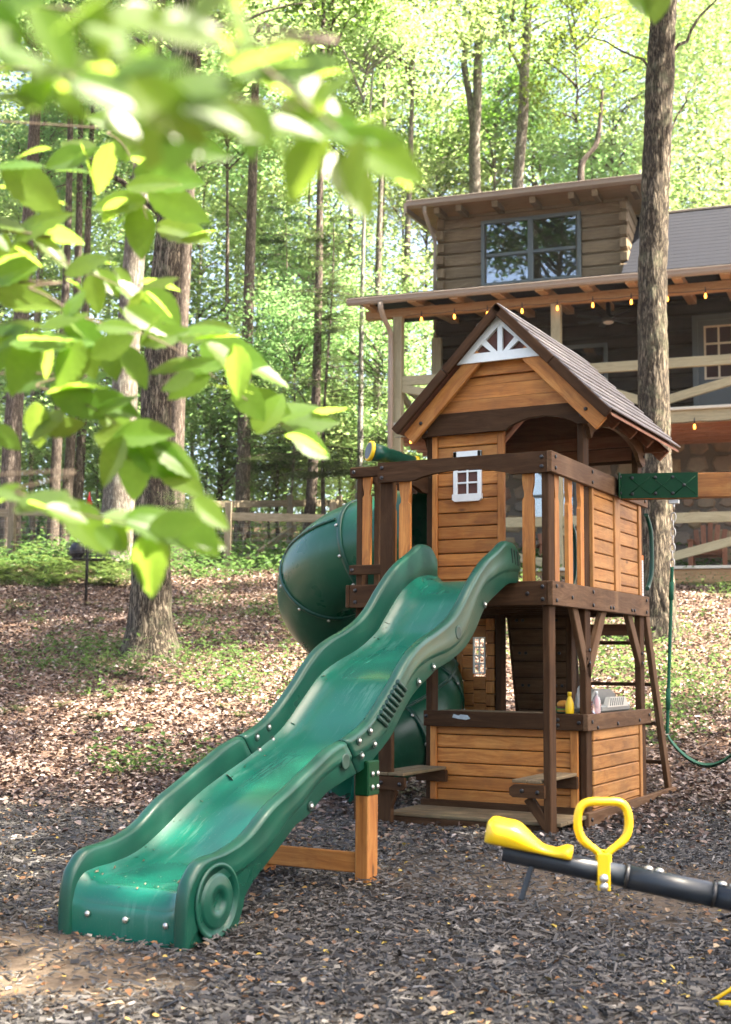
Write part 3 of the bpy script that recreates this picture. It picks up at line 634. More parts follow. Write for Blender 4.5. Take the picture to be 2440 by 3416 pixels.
for z0, z1, yo in ((2.690, 2.769, .618), (2.774, 2.864, .630), (2.870, 2.922, .645), (2.928, 3.015, .620)):
    prism_part('gable_board', gp, M_CEDAR, [(roofx(z0, -1)+.13, z0), (roofx(z0, 1)-.13, z0), (roofx(z1, 1)-.13, z1), (roofx(z1, -1)+.13, z1)], yo, .658)
# white fret of the gable
wf = MB(); z0, zt = 3.0, 3.325; hw = .315
wf.prism([(XM-hw, z0), (XM+hw, z0), (XM+hw-.062, z0+.062), (XM-hw+.062, z0+.062)], .535, .56)
for sg in (-1, 1):
    wf.prism([(XM+sg*hw, z0), (XM, zt), (XM, zt-.085), (XM+sg*(hw-.075), z0+.02)], .533, .562)
    wf.prism([(XM+sg*.012, z0+.05), (XM+sg*.05, z0+.05), (XM+sg*.155, z0+.14), (XM+sg*.12, z0+.165)], .537, .558)
wf.box(XM-.018, XM+.018, .536, .559, z0+.05, zt-.06, .002)
put('gable_fret', wf.me('gable_fret', M_WHITE), PS)
prism_part('gable_backing', PS, M_PATTY_SHADE, [(XM-.26, 3.03), (XM+.26, 3.03), (XM, 3.28)], .565, .575)
# roof: sheathing, barge boards, fascia and lapped planks
sl_len = math.hypot(.757, .77)
rf = put('roof', MB().prism([(XM, ZRG-.035), (XM+.757, EV-.035), (XM+.757, EV-.02), (XM, ZRG-.018), (XM-.757, EV-.02), (XM-.757, EV-.035)], RY0+.03, RY1-.02).me('roof', M_REDWD), PS)
for sg in (-1, 1):
    t = Vector((sg*.757, 0, EV-ZRG)).normalized(); nrm = Vector((sg*.77, 0, .757)).normalized()
    nrow = 11; wd = sl_len/nrow
    for i in range(nrow):
        a = Vector((XM, 0, ZRG)) + t*(wd*(i+.5)) + nrm*(.004+.004*random.random()); jit = random.uniform(-.012, .012)
        up = (t + nrm*.10).normalized()
        board('roof_plank', rf, M_ROOFB, (a.x, RY0+jit, a.z), (a.x, RY1+jit, a.z), wd*1.12, .012, tuple(up), .003)
    for f0, f1 in ((0, .52), (.525, 1.015)):
        a = Vector((XM, .485, ZRG)) + t*sl_len*f0 - nrm*.027; b_ = Vector((XM, .485, ZRG)) + t*sl_len*f1 - nrm*.027
        fb = board('fascia_board', rf, M_BROWN, a, b_, .062, .03, tuple(nrm))
    a = Vector((XM, .60, ZRG)) + t*sl_len*.30 - nrm*.108; b_ = Vector((XM, .60, ZRG)) + t*sl_len*1.0 - nrm*.108
    bb = board('barge_board', rf, M_CEDAR, a + Vector((0, -.035, 0)), b_ + Vector((0, -.035, 0)), .10, .034, tuple(nrm))
    bp_ = b_ - t*.14; bolt(rf, (bp_.x, .545, bp_.z), FR)
    board('rafter', rf, M_REDWD, Vector((XM, RY1-.06, ZRG))-nrm*.11, Vector((XM, RY1-.06, ZRG)) + t*sl_len*.98 - nrm*.11, .10, .034, tuple(nrm))
    for yy in (.95, 1.35, 1.75): board('rafter', rf, M_REDWD, Vector((XM, yy, ZRG))-nrm*.09, Vector((XM, yy, ZRG)) + t*sl_len*.95 - nrm*.09, .07, .034, tuple(nrm))
def archside(x0, x1):
    n_ = 18; return prism_part('arch_header', PS, M_BROWNW if x0 > -.5 else M_BROWN, [(.655, 2.60), (.68, 2.545), (.72, 2.54)] + [(.76+1.10*k/n_, 2.47+.145*math.sin(math.pi*k/n_)**.55+.0) for k in range(n_+1)] + [(1.93, 2.44), (1.99, 2.47), (1.99, 2.70), (.655, 2.70)], x0, x1, 'yz')  # right header takes the lighter brown that holds the sunlight
ah = archside(-.035, -.006); pbolt(ah, [(-.006, .70, 2.60), (-.006, 1.955, 2.52)], RTN); archside(-1.19, -1.16)
# lower room: counter, siding, base
ct = bx('counter_board', PS, M_BROWN, -1.142, -.036, .614, .648, .594, .697); pbolt(ct, [(-1.12, .614, .66), (-.06, .614, .645), (-.2, .614, .66), (-.2, .614, .625)], FR)
put('paint_scrape', MB().add([(-.93, .6125, .655), (-.89, .6125, .647), (-.83, .6125, .642), (-.80, .6125, .65), (-.82, .6125, .672), (-.87, .6125, .676), (-.885, .6125, .668), (-.92, .6125, .678)], [tuple(range(8))]).me('paint_scrape', M_PAINT, False), ct)
ct = bx('counter_board', PS, M_BROWNW, -.034, 0, .612, DD, .594, .697); pbolt(ct, [(0, .69, .65), (0, 1.96, .655), (0, .80, .61), (0, 1.22, .62), (0, 1.72, .625)], RTN)
for i in range(3): bx('counter_top', PS, M_FLOOR, -1.11, -.083, .650+i*.12, .764+i*.12, .670, .692, .003)
for i in range(2): bx('counter_top', PS, M_FLOOR, -.30+i*.11, -.196+i*.11, 1.01, 1.895, .670, .692, .003)
lz = [.09, .187, .274, .358, .454, .542, .61]
fp = bx('counter_wall', PS, M_BROWN, -1.112, -.083, .70, .71, .06, .6); siding(fp, 'xz', -1.068, -.13, lz, .675, .698, M_CEDAR)
bx('trim', fp, M_CEDAR, -1.111, -1.066, .655, .680, .06, .6); bx('trim', fp, M_CEDAR, -.135, -.085, .655, .680, .06, .6)
lz2 = [.06, .10, .15, .244, .339, .429, .524, .60]
sp2 = bx('counter_wall', PS, M_BROWN, -.065, -.055, .79, 1.90, .05, .6); siding(sp2, 'yz', .795, 1.79, lz2, -.053, -.028, M_SIDE)
bx('trim', sp2, M_SIDE, -.050, -.016, 1.79, 1.845, .06, .598)
bb = bx('base_board', PS, M_BROWNW, -.034, .002, .606, 2.66, -.05, .093); pbolt(bb, [(.002, .66, .05), (.002, 1.95, .055), (.002, 2.6, .05)], RTN)
bx('base_board', PS, M_BROWN, -1.16, -.036, .614, .648, -.03, .118); bx('base_board', PS, M_BROWN, -1.155, -1.12, .65, 2.0, -.03, .093)
# floor platform under the balcony
bx('floor_edge', PS, M_BROWN, -1.17, -.04, .145, .180, -.03, .055)
for i in range(4): bx('floor_plank', PS, M_FLOOR, -1.17, -.012, .140+i*.117, .140+(i+1)*.117-.006, .057, .080, .004)
# benches
def bench(x0, x1, px, braceside):
    for i in range(2):
        w_ = (x1-x0)/2
        s_ = bx('bench_plank', PS, M_FLOOR, x0+i*w_, x0+(i+1)*w_-.005, .02, .655, .312, .332, .004)
    f_ = prism_part('bench_rail', PS, M_BROWN, [(x0-.01, .245), (x0+.012, .23), (x1+.02, .23), (x1+.02, .305), (x0+.02, .305), (x0-.01, .285)] if braceside > 0 else [(x0-.03, .23), (x1-.005, .23), (x1+.01, .25), (x1+.01, .305), (x0-.03, .305)], .0, .034)
    pbolt(f_, [(x0+.07, 0, .27), (x1-.02, 0, .265)], FR)
    bx('bench_rail', PS, M_BROWN, x0+.01, x1+.01, .610, .645, .235, .31)
    a = ((x0+.09) if braceside > 0 else (x1-.09), .055, .225); b_ = (px, .055, .06); board('brace', PS, M_BROWN, a, b_, .06, .034, (0, 0, 1))
bench(-1.205, -.985, -1.13, -1); bench(-.272, -.085, -.06, 1)
# diagonal braces on the right
def diag(y0, z0, y1, z1, x=-.012, w_=.085): 
    b = board('brace', PS, M_BROWNW, (x, y0, z0), (x, y1, z1), w_, .036, (0, 0, 1)); return b
for (a, c, e, f_) in ((.46, 1.43, .735, .98), (1.14, 1.43, .745, .93), (1.60, 1.43, 1.965, .98)): diag(a, c, e, f_, -.055)
pbolt(PS, [(-.034, .755, 1.10), (-.034, .755, 1.02), (-.034, 1.93, 1.09), (-.034, 1.93, 1.02)], RTN)
# back: lower panel with window, climbing wall, ladder
lp = bx('back_panel', PS, M_BROWN, -1.195, -1.175, 1.975, 1.985, .3, ZB)
siding(lp, 'xz', -1.46, -1.365, [.3+.096*i for i in range(12)], 1.955, 1.973, M_CEDAR); siding(lp, 'xz', -1.262, -1.19, [.3+.096*i for i in range(12)], 1.955, 1.973, M_CEDAR)
siding(lp, 'xz', -1.365, -1.262, [1.21, 1.30, 1.354], 1.955, 1.973, M_CEDAR); siding(lp, 'xz', -1.365, -1.262, [.3+.102*i for i in range(7)], 1.955, 1.973, M_CEDAR)
for a_, b_, c_, d_ in ((-1.46, -1.366, .3, ZB), (-1.261, -1.196, .3, ZB), (-1.3655, -1.2615, 1.21, ZB), (-1.3655, -1.2615, .3, .91)): bx('backing', lp, M_BROWN, a_, b_, 1.9745, 1.980, c_, d_, .001)
bx('trim', lp, M_CEDAR, -1.50, -1.46, 1.945, 1.972, .3, 1.35)
window_part(PS, -1.314, .93, 1.208, .100, 1.945, M_WHITE, 2, 4, False)
cwl = put('climbing_wall', MB().bar((-.86, 2.035, 1.40), (-.95, 2.60, .04), .02, .50, (0, 1, .4)).me('climbing_wall', M_BROWN), PS)
for i in range(11):
    t = (i+.5)/11; p = Vector((-.86, 2.02, 1.40)).lerp(Vector((-.95, 2.58, .04)), t)
    board('climbing_plank', cwl, M_BROWNW, p+Vector((-.23, -.012, 0)), p+Vector((.23, -.012, 0)), .118, .02, (0, -.56, 1.36))
    if i % 2 == 0: pbolt(cwl, [p+Vector((dx, -.025, 0)) for dx in (-.17, -.12, .10, .15)], FR)
for sx in (-1.10, -.62): board('climbing_rail', PS, M_BROWN, (sx, 2.06, 1.40), (sx-.09, 2.62, .0), .09, .036, (0, 1, .4))
for sx in (-.055, -.575): board('ladder_rail', PS, M_BROWNW if sx > -.3 else M_BROWN, (sx, 2.075, 1.42), (sx, 2.66, .03), .085, .036, (0, 1, .4))
for k, t in enumerate((.18, .40, .61, .82)):
    p = Vector((0, 2.075, 1.42)).lerp(Vector((0, 2.66, .03)), t); bx('rung', PS, M_BROWN, -.557, -.073, p.y-.03, p.y+.03, p.z-.014, p.z+.014)
bx('rung', PS, M_REDWD, -.62, -.083, 2.02, 2.045, 1.22, 1.305)
# telescope on the left rail
tp = MB(); a = np.array(hitp(1231, 1504, 1, .30)); 
tdir = norm(np.array([.62, .75, -.16])); ax = lambda t: tuple(a+tdir*t)
tsc = put('telescope', MB().tube([ax(.012), ax(.12), ax(.122), ax(.23), ax(.232), ax(.34)], [.062, .057, .052, .047, .041, .038], 18).me('telescope', M_GREEN2), PS)
put('telescope_ring', MB().tube([ax(-.004), ax(.0), ax(.020), ax(.024)], [.060, .070, .070, .060], 20).me('telescope_ring', M_YELLOW), tsc)
put('telescope_lens', MB().tube([ax(-.0055), ax(-.004)], [.056, .056], 18).me('telescope_lens', M_BLACK), tsc)
put('telescope_ring', MB().tube([ax(.336), ax(.34), ax(.357), ax(.360)], [.038, .046, .046, .038], 16).me('telescope_ring', M_YELLOW), tsc)
c = np.array(ax(.15)); put('telescope_mount', MB().box(c[0]-.085, c[0]+.085, c[1]-.035, c[1]+.035, 2.272, 2.325, .006).tube([(c[0], c[1], 2.32), tuple(c)], .022, 10).me('telescope_mount', M_YELLOW), tsc)
bx('rail', PS, M_BROWN, -1.40, -1.178, c[1]-.06, c[1]+.06, 2.23, 2.272)

# wave slide
TOP = [(0.02, 1.66), (-.054, 1.718), (-.135, 1.727), (-.204, 1.72), (-.306, 1.669), (-.459, 1.602), (-.586, 1.526), (-.719, 1.424), (-.818, 1.335), (-.914, 1.268), (-1.008, 1.222), (-1.145, 1.172), (-1.277, 1.131), (-1.403, 1.075), (-1.52, .995), (-1.60, .925), (-1.713, .838), (-1.824, .763), (-1.914, .717), (-2.036, .677), (-2.22, .632), (-2.37, .570), (-2.54, .497), (-2.708, .425), (-2.843, .345), (-2.943, .308), (-3.05, .287), (-3.138, .281), (-3.19, .267), (-3.23, .235), (-3.262, .19), (-3.275, .10), (-3.275, -.055)]
BOT = [(0.02, 1.49), (-.08, 1.485), (-.14, 1.475), (-.196, 1.457), (-.30, 1.413), (-.45, 1.345), (-.54, 1.275), (-.618, 1.193), (-.72, 1.118), (-.818, 1.069), (-.97, 1.017), (-1.117, .979), (-1.215, .936), (-1.301, .90), (-1.40, .85), (-1.48, .79), (-1.537, .742), (-1.634, .658), (-1.784, .576), (-1.90, .525), (-2.1, .48), (-2.25, .44), (-2.392, .365), (-2.50, .33), (-2.60, .27), (-2.70, .212), (-2.80, .155), (-2.866, .10), (-2.885, .05), (-2.95, -.04), (-3.1, -.05), (-3.2, -.055), (-3.24, -.06)]
BED = [(0.03, 1.502), (-.1, 1.502), (-.2, 1.492), (-.283, 1.47), (-.40, 1.42), (-.504, 1.358), (-.654, 1.235), (-.762, 1.148), (-.968, 1.052), (-1.235, .969), (-1.40, .90), (-1.561, .786), (-1.761, .645), (-2.003, .544), (-2.267, .456), (-2.476, .375), (-2.698, .261), (-2.854, .197), (-3.0, .170), (-3.12, .163), (-3.19, .150), (-3.225, .115), (-3.238, .057), (-3.243, -.035)]
def slide_wall(xo, sgn, f0, f1, name_mat):
    n_ = 170; tp_ = spline(TOP, n_); bt_ = spline(BOT, n_); tt = np.linspace(f0, f1, max(4, int((f1-f0)*n_))); fl = np.linspace(0, 1, 1000); tq = spline(TOP, 1000); bq = spline(BOT, 1000); tp_ = np.stack([np.interp(tt, fl, tq[:, j]) for j in (0, 1)], 1); bt_ = np.stack([np.interp(tt, fl, bq[:, j]) for j in (0, 1)], 1); i0 = int(f0*n_); rows = []
    th = .060
    for k, (T0, B0) in enumerate(zip(tp_, bt_)):
        d_ = B0-T0; L_ = np.linalg.norm(d_); e = d_/L_; P = lambda x, s: (xo+sgn*x, T0[0]+e[0]*s, T0[1]+e[1]*s)
        fr_ = .60+.10*math.sin((k+i0)*.16); st = L_*fr_; ins = .014
        rows.append([P(-.004, .030), P(.0, .018), P(-.008, .006), P(-.020, .0), P(-.042, .0), P(-.054, .006), P(-.060, .020), P(-.060, L_*.5), P(-.060, L_-.004), P(-.052, L_), P(-ins-.004, L_), P(-ins, L_-.006), P(-ins, st+.012), P(-ins*.8, st+.004), P(-.004, st-.006), P(0, st-.016), P(0, st*.6)])
    m = MB(); m.grid(np.array(rows), True, True); n0 = len(rows[0]); m.f.append(tuple(range(n0))); m.sm.append(False); m.f.append(tuple((len(rows)-1)*n0+k for k in range(n0))); m.sm.append(False)
    return m.me('side_wall', M_GREEN2)
ws = None
def slide_bed():
    bd = spline(BED, 150); rows = []; n_ = 15
    for k, (y, z) in enumerate(bd):
        tg = bd[min(k+1, 149)]-bd[max(k-1, 0)]; tg /= np.linalg.norm(tg); nr = np.array([tg[1], -tg[0]]); 
        if nr[1] < 0 and k < 120: nr = -nr
        if k >= 120 and nr[0] > 0 : nr = -nr
        r_ = []
        for j in range(n_):
            u = -1+2*j/(n_-1); lift = .045*max(0, (abs(u)-.72)/.28)**2 if k < 128 else .045*max(0, (abs(u)-.72)/.28)**2*max(0, (149-k)/21)
            r_.append((-.515+u*.252, y+nr[0]*lift, z+nr[1]*lift))
        rows.append(r_)
    m = MB(); m.grid(np.array(rows)); m.grid(np.array(rows)-np.array([0, .006, .022])); return m.me('wave_slide', M_GREEN)
WS = put('wave_slide', slide_bed(), PS); WS['label'] = 'green plastic wave slide'
SPL = 20/33.
for xo, sg in ((-.21, 1), (-.82, -1)):
    for f0, f1 in ((0, SPL-.0012), (SPL, 1.0)): put('side_wall', slide_wall(xo, sg, f0, f1, None), WS)
RECESS = MB().lathe([(.030, -.002), (.030, .0005), (.024, .001), (.020, .0006)], 18).me('recess', M_DKGRN)
def on_right(px, py, x=-.209): p = hitp(px, py, 0, x); return (x, p[1], p[2])
for px, py in ((1618, 2017), (1447, 2226), (1398, 2276), (1038, 2690), (1236, 2439), (1199, 2472), (1250, 2483), (1208, 2522)):
    p = on_right(px, py, -.219 if (px, py) in ((1618, 2017), (1447, 2226), (1398, 2276), (1038, 2690)) else -.209)
    put('bolt_recess', RECESS, WS, Matrix.Translation(p) @ rotz_to(RTN) @ Matrix.Scale(.72, 4)); bolt(WS, (p[0]+.001, p[1], p[2]), RTN, BOLTS)
for px, py in ((1531, 2110), (1155, 2541)): put('recess', RECESS, WS, Matrix.Translation(on_right(px, py)) @ rotz_to(RTN) @ Matrix.Scale(1.25, 4))
for px, py in ((859, 2459), (898, 2426), (911, 2469), (866, 2504)):
    p = hitp(px, py, 0, -.759); put('bolt_recess', RECESS, WS, Matrix.Translation((-.759, p[1], p[2])) @ rotz_to(RTN) @ Matrix.Scale(.72, 4)); bolt(WS, (-.758, p[1], p[2]), RTN, BOLTS)
for px, py in ((293, 3048), (419, 3069), (554, 3089)): p = hitp(px, py, 1, -3.246); bolt(WS, (p[0], -3.246, p[2]), FR, BOLTS)
for k in range(3):
    p0 = on_right(1708+k*9, 1829+k*5); p1 = on_right(1712+k*9, 1878+k*5); put('vent_slot', MB().bar(p0, p1, .004, .010, (1, 0, 0)).me('vent_slot', M_BLACK), WS)
for k in range(8):                                   # ribbed grip in the side wall
    f = k/7; p = on_right(1327-f*66, 2273+f*118); b_ = (p[0]+.001, p[1]+.085, p[2]-.045); put('grip_rib', MB().tube([p, b_], .011, 8).me('grip_rib', M_DKGRN), WS)
wheel = MB().lathe([(.150, 0), (.148, .008), (.135, .010), (.126, -.004), (.112, -.006), (.104, .006), (.096, .010), (.074, .010), (.070, .012), (.038, .012), (.034, -.004), (.020, -.006)], 40)
p = on_right(730, 3005); put('wheel_relief', wheel.me('wheel_relief', M_GREEN2), WS, Matrix.Translation((-.2105, p[1]-.01, max(p[2], .085))) @ rotz_to(RTN) @ Matrix.Scale(.95, 4))
for x0, x1 in ((-.272, -.205), (-.825, -.758)):
    bx('slide_post', PS, M_CEDAR, x0, x1, -1.90, -1.80, -.06, .47); bx('post_sleeve', PS, M_BRACK, x0-.004, x1+.004, -1.905, -1.795, .40, .56, .006)
pbolt(PS, [(-.200, yy, zz) for yy in (-1.87, -1.82) for zz in (.44, .50)], RTN, BOLTS)
bx('slide_crossbar', PS, M_CEDAR, -.758, -.272, -1.88, -1.845, .05, .14)
bx('wood_block', PS, M_FENCE, -.84, -.74, -3.27, -3.17, -.08, -.035)

# tube slide
TUBEP = [(-1.36, 1.13, 1.90), (-1.55, 1.13, 1.885), (-1.80, 1.135, 1.85), (-2.05, 1.17, 1.78), (-2.27, 1.28, 1.66), (-2.41, 1.48, 1.49), (-2.38, 1.74, 1.30), (-2.22, 1.93, 1.13), (-2.0, 1.98, .98), (-1.82, 1.88, .84), (-1.74, 1.68, .70), (-1.74, 1.46, .58), (-1.80, 1.26, .47), (-1.90, 1.08, .395), (-2.0, .95, .36)]
def tube_slide():
    P = spline(TUBEP, 90); ts = [tuple(p) for p in P]; m = MB(); m.tube(ts, .365, 36, False); return m.me('tube_slide', M_TUBE, False), P
tm, TP = tube_slide(); TS = put('tube_slide', tm, PS); TS['label'] = 'green plastic spiral tube slide'
def ring(i, r_, h):
    t = norm(TP[min(i+1, 89)]-TP[max(i-1, 0)]); return [tuple(TP[i]+t*s) for s in (-h, -h*.8, h*.8, h)], [r_-.01, r_, r_, r_-.01], t
for i in (14, 26, 38, 50, 62, 74):
    pts, rd, t = ring(i, .380, .018); put('seam_ring', MB().tube(pts, rd, 36, False).me('seam_ring', M_GREEN2), TS)
    a = norm(np.cross(t, [0, 0, 1])); b_ = np.cross(a, t)
    for k in range(10):
        an = k*.628+.2; dr = a*math.cos(an)+b_*math.sin(an); bolt(TS, TP[i]+t*.022+dr*.379, tuple(dr), BOLTS)
pts = []
prev = None
for i in range(15, 89):
    t = norm(TP[min(i+1, 89)]-TP[max(i-1, 0)]); a = norm(np.cross(t, [0, 0, 1])); b_ = norm(np.cross(a, t)); pts.append((TP[i]-a*.30*(-1)*(-1)+b_*.215))
put('seam_strip', MB().tube(pts, .013, 8).me('seam_strip', M_GREEN2), TS)
pts, rd, t = ring(89, .385, .02); put('exit_lip', MB().tube([tuple(TP[89]+t*s) for s in (-.02, 0, .02, .03)], [.37, .39, .39, .36], 36, False).me('exit_lip', M_GREEN), TS)
put('tube_collar', MB().box(-1.42, -1.395, .72, 1.55, 1.48, 1.56, .004).me('tube_collar', M_GREEN2), TS)

# dirt and leaf crumbs along the edges of the slide bed
def debris():
    bd = spline(BED, 400); n = 420; i = rng.integers(20, 360, n); sd_ = rng.choice([-1, 1], n, p=[.75, .25]); x = -.515+sd_*(.243-np.abs(rng.normal(0, .014, n))); low = rng.random(n) < .06; i[low] = rng.integers(300, 350, low.sum()); x[low] = -.515+rng.normal(0, .16, low.sum()).clip(-.23, .23)
    u = np.abs((x+.515)/.252); lift = .045*np.clip((u-.72)/.28, 0, 1)**2; C = np.stack([x, bd[i, 0], bd[i, 1]+lift*.85+.004], 1); N, D = rand_frames(n, .35); L_ = rng.gamma(2, .003, n)+.004; big = rng.random(n) < .03; L_[big] *= 3.5
    V_, T_ = leaf_geo(C, L_, L_*.6, N, D, .3); return tri_mesh('debris', V_, T_, M_FALLEN, np.repeat(.5+.5*rng.random(n), 2))
db = put('debris', debris(), WS); db['kind'] = 'stuff'
# swing beam with its green bracket and far A-frame
BD = Vector((math.cos(R(12)), math.sin(R(12)), -.012)).normalized(); BN = Vector((BD.y, -BD.x, 0)).normalized(); B0 = Vector((.006, 1.345, 2.222))
sb = board('swing_beam', PS, M_CEDAR, B0+BD*.004, B0+BD*3.1, .165, .085, (0, 0, 1))
br = put('beam_bracket', MB().bar(B0+BD*.0+BN*.046, B0+BD*.515+BN*.046, .172, .006).bar(B0+BD*.0-BN*.046, B0+BD*.515-BN*.046, .172, .006).bar(B0+BN*.046+Vector((0, 0, .0)), B0+BN*.13, .172, .008).me('beam_bracket', M_BRACK), PS)
rb = MB()
for k in range(3):
    a = B0+BD*(.06+.15*k)+BN*.050
    rb.tube([a+Vector((0, 0, .06)), a+BD*.14-Vector((0, 0, .06))], .004, 6); rb.tube([a-Vector((0, 0, .06)), a+BD*.14+Vector((0, 0, .06))], .004, 6)
put('bracket_ribs', rb.me('bracket_ribs', M_BRACK), br)
for s_, z_ in ((.08, .055), (.235, .055), (.35, .055), (.425, .0), (.08, -.055), (.235, -.055), (.35, -.055)): bolt(br, B0+BD*s_+BN*.049+Vector((0, 0, z_)), tuple(BN))
pbolt(br, [B0+BN*.09+Vector((.006, -.002, zz)) for zz in (.055, -.055)], RTN)
for sg in (-1, 1): board('swing_leg', PS, M_CEDAR, B0+BD*2.95, Vector((B0+BD*3.05).to_tuple())+Vector((.1*0, sg*.95, -2.25)), .09, .09, (1, 0, 0))
# swing
def q_on_beam(px, py):                               # point below the beam seen at a pixel
    d = Vector(ray(px, py)); n_ = BN; t = (B0-Vector(CAM)).dot(n_)/d.dot(n_); return Vector(CAM)+d*t
h0 = q_on_beam(2249, 1672); e0 = q_on_beam(2226, 2448); e0 = e0 - BN*.02
SWG = thing('swing', 'green sling swing seat hanging on green rope and chain from the beam', 'swing', (h0.x, h0.y, 0))
def swing_rope(top, low):
    L_ = (low-top).length; dr = (low-top)/L_; nl = 7; pitch = .052
    put('swing_hanger', MB().box(top.x-.035, top.x+.035, top.y-.012, top.y+.012, top.z-.018, top.z+.012, .003).tube([top, top+dr*.07], .007, 8).me('swing_hanger', M_STEEL), SWG)
    for k in range(nl):
        c = top+dr*(.085+pitch*(k+.5)); sid = (BD if k % 2 == 0 else BN)
        loop = [c+dr*(.034*math.cos(a))+sid*(.016*math.sin(a)) for a in np.linspace(0, 2*math.pi, 12, endpoint=False)]
        put('chain_link', MB().tube(loop, .0042, 5, closed=True).me('chain_link', M_STEEL), SWG)
    r0_ = top+dr*(.085+pitch*nl)
    m = MB(); nn = 120
    for ph in (0, 2.09, 4.18):
        m.tube([r0_.lerp(low, k/nn)+BD*(.006*math.cos(ph+k*.9))+BN*(.006*math.sin(ph+k*.9)) for k in range(nn+1)], .0068, 5)
    m.tube([r0_+dr*.10, r0_+dr*.22], .016, 10); m.tube([low-dr*.30, low-dr*.16], .016, 10)
    put('swing_rope', m.me('swing_rope', M_ROPE), SWG)
swing_rope(h0, e0)
h1 = h0+BD*.52; e1 = e0+BD*.50; swing_rope(h1, e1)
st = []; n_ = 26
for k in range(n_+1):
    t = k/n_; p = e0.lerp(e1, t)+Vector((0, 0, -.19*math.sin(math.pi*t)**.8)); st.append([p+BN*u*.10*(1-.35*abs(2*t-1)**6)+Vector((0, 0, -.01*(1-u*u))) for u in (-1, -.5, 0, .5, 1)])
st = np.array([[tuple(v) for v in r_] for r_ in st]); put('swing_seat', MB().grid(st).grid(st-np.array([0, 0, .012])).me('swing_seat', M_ROPE), SWG)
# a second sling further along the beam shows as a strap behind the ladder
# toys on the counter
def toy(name, label, cat, m, mat): return tag(put(name, m.me(name, mat)), label, cat)
ZC = .692
t = thing('squeeze_bottle', 'yellow mustard squeeze bottle toy on the counter', 'toy bottle', (-.150, .70, ZC)); loc = Matrix.Translation((-.150, .70, ZC+.005))
put('bottle', MB().lathe([(.026, 0), (.028, .006), (.029, .035), (.027, .062), (.016, .095), (.011, .108), (.011, .116)], 18).me('bottle', M_YELLOW), t, loc); put('cap', MB().lathe([(.0135, .112), (.0135, .134), (.012, .137)], 14).me('cap', M_YELLOW), t, loc)
t = thing('clear_bottle', 'small clear plastic toy bottle beside the toy grill', 'toy bottle', (-.055, .86, ZC)); loc = Matrix.Translation((-.150+.0, .0, 0)) @ Matrix.Identity(4)
bl = Matrix.Translation((-.018, .84, ZC+.005)); put('bottle', MB().lathe([(.024, 0), (.026, .006), (.026, .085), (.020, .102), (.010, .112), (.009, .125)], 16).me('bottle', M_CLEAR), t, bl); put('cap', MB().lathe([(.010, .122), (.010, .140), (.008, .142)], 12).me('cap', M_WHITE), t, bl)
t = thing('toy_burger', 'toy hamburger with yellow bun and green lettuce on a plate', 'toy food', (-.235, .80, ZC)); bl = Matrix.Translation((-.225, .80, ZC+.004))
put('bun', MB().lathe([(.040, .042), (.046, .050), (.042, .066), (.026, .078), (.01, .081)], 18).lathe([(.042, .008), (.045, .012), (.044, .024), (.040, .028)], 18).me('bun', M_BUN), t, bl)
put('patty', MB().lathe([(.046, .027), (.048, .031), (.047, .040), (.044, .043)], 18).me('patty', M_PATTY_SHADE), t, bl); put('lettuce', MB().lathe([(.050, .022), (.054, .024), (.049, .028)], 11).me('lettuce', M_LETT), t, bl)
put('plate', MB().lathe([(.05, 0), (.075, .006), (.074, .009), (.05, .005)], 22).me('plate', M_GREEN2), t, bl)
toy('toy_pepper', 'rounded green toy pepper beside the toy burger', 'toy food', MB().lathe([(.008, 0), (.026, .008), (.030, .028), (.024, .046), (.006, .054)], 14, Matrix.Translation((-.305, .80, ZC+.004))), M_LETT)
toy('toy_tomato', 'red toy tomato behind the green toy pepper', 'toy food', MB().lathe([(.006, 0), (.022, .006), (.027, .022), (.020, .040), (.005, .045)], 14, Matrix.Translation((-.335, .86, ZC+.004))), M_RED)
t = thing('toy_grill', 'grey plastic toy grill with open ridged hood on the counter', 'toy grill', (-.13, 1.30, ZC))
gx0, gx1, gy0, gy1 = -.25, -.045, 1.02, 1.66
put('grill_body', MB().box(gx0, gx1, gy0, gy1, ZC+.003, ZC+.05, .012).box(gx0+.03, gx1-.02, gy0-.10, gy0-.005, ZC+.003, ZC+.035, .01).me('grill_body', M_GREY), t)
put('grill_hood', MB().prism([(gy0+.06, ZC+.05), (gy0+.09, ZC+.12), (gy0+.16, ZC+.15), (gy1-.16, ZC+.15), (gy1-.04, ZC+.115), (gy1-.02, ZC+.05)], gx0, gx0+.11, 'yz').me('grill_hood', M_GREY), t)
put('grill_tray', MB().prism([(gy0+.12, ZC+.035), (gy0+.18, ZC+.10), (gy1-.12, ZC+.10), (gy1-.05, ZC+.035)], gx1-.03, gx1+.002, 'yz').me('grill_tray', M_PALE), t)
for k in range(7): yy = gy0+.19+k*.045; put('grill_rib', MB().bar((gx1+.004, yy-.01, ZC+.045), (gx1+.004, yy+.005, ZC+.095), .005, .006, (0, 1, 0)).me('grill_rib', M_GREY), t)
toy('red_block', 'small red plastic piece in front of the toy grill', 'toy part', MB().box(-.075, -.04, .93, 1.0, ZC+.04, ZC+.07, .006).box(-.07, -.045, .94, .99, ZC+.003, ZC+.042, .003), M_RED)
toy('blue_toy', 'small blue toy piece tucked behind the clear bottle', 'toy part', MB().lathe([(.01, 0), (.022, .01), (.024, .03), (.012, .05)], 12, Matrix.Translation((-.075, .845, ZC+.03))).box(-.09, -.06, .83, .86, ZC+.003, ZC+.04, .004), M_BLUE)
ck = MB(); ckp = []
for i in range(9): ckp.append([(-.135+.10*j/8+.006*math.sin(i*2+j), .835+.05*math.sin(j*.9)+.012*i*.5, ZC+.004+.085*(1-i/8)*(.7+.3*math.cos(j*.8))) for j in range(9)])
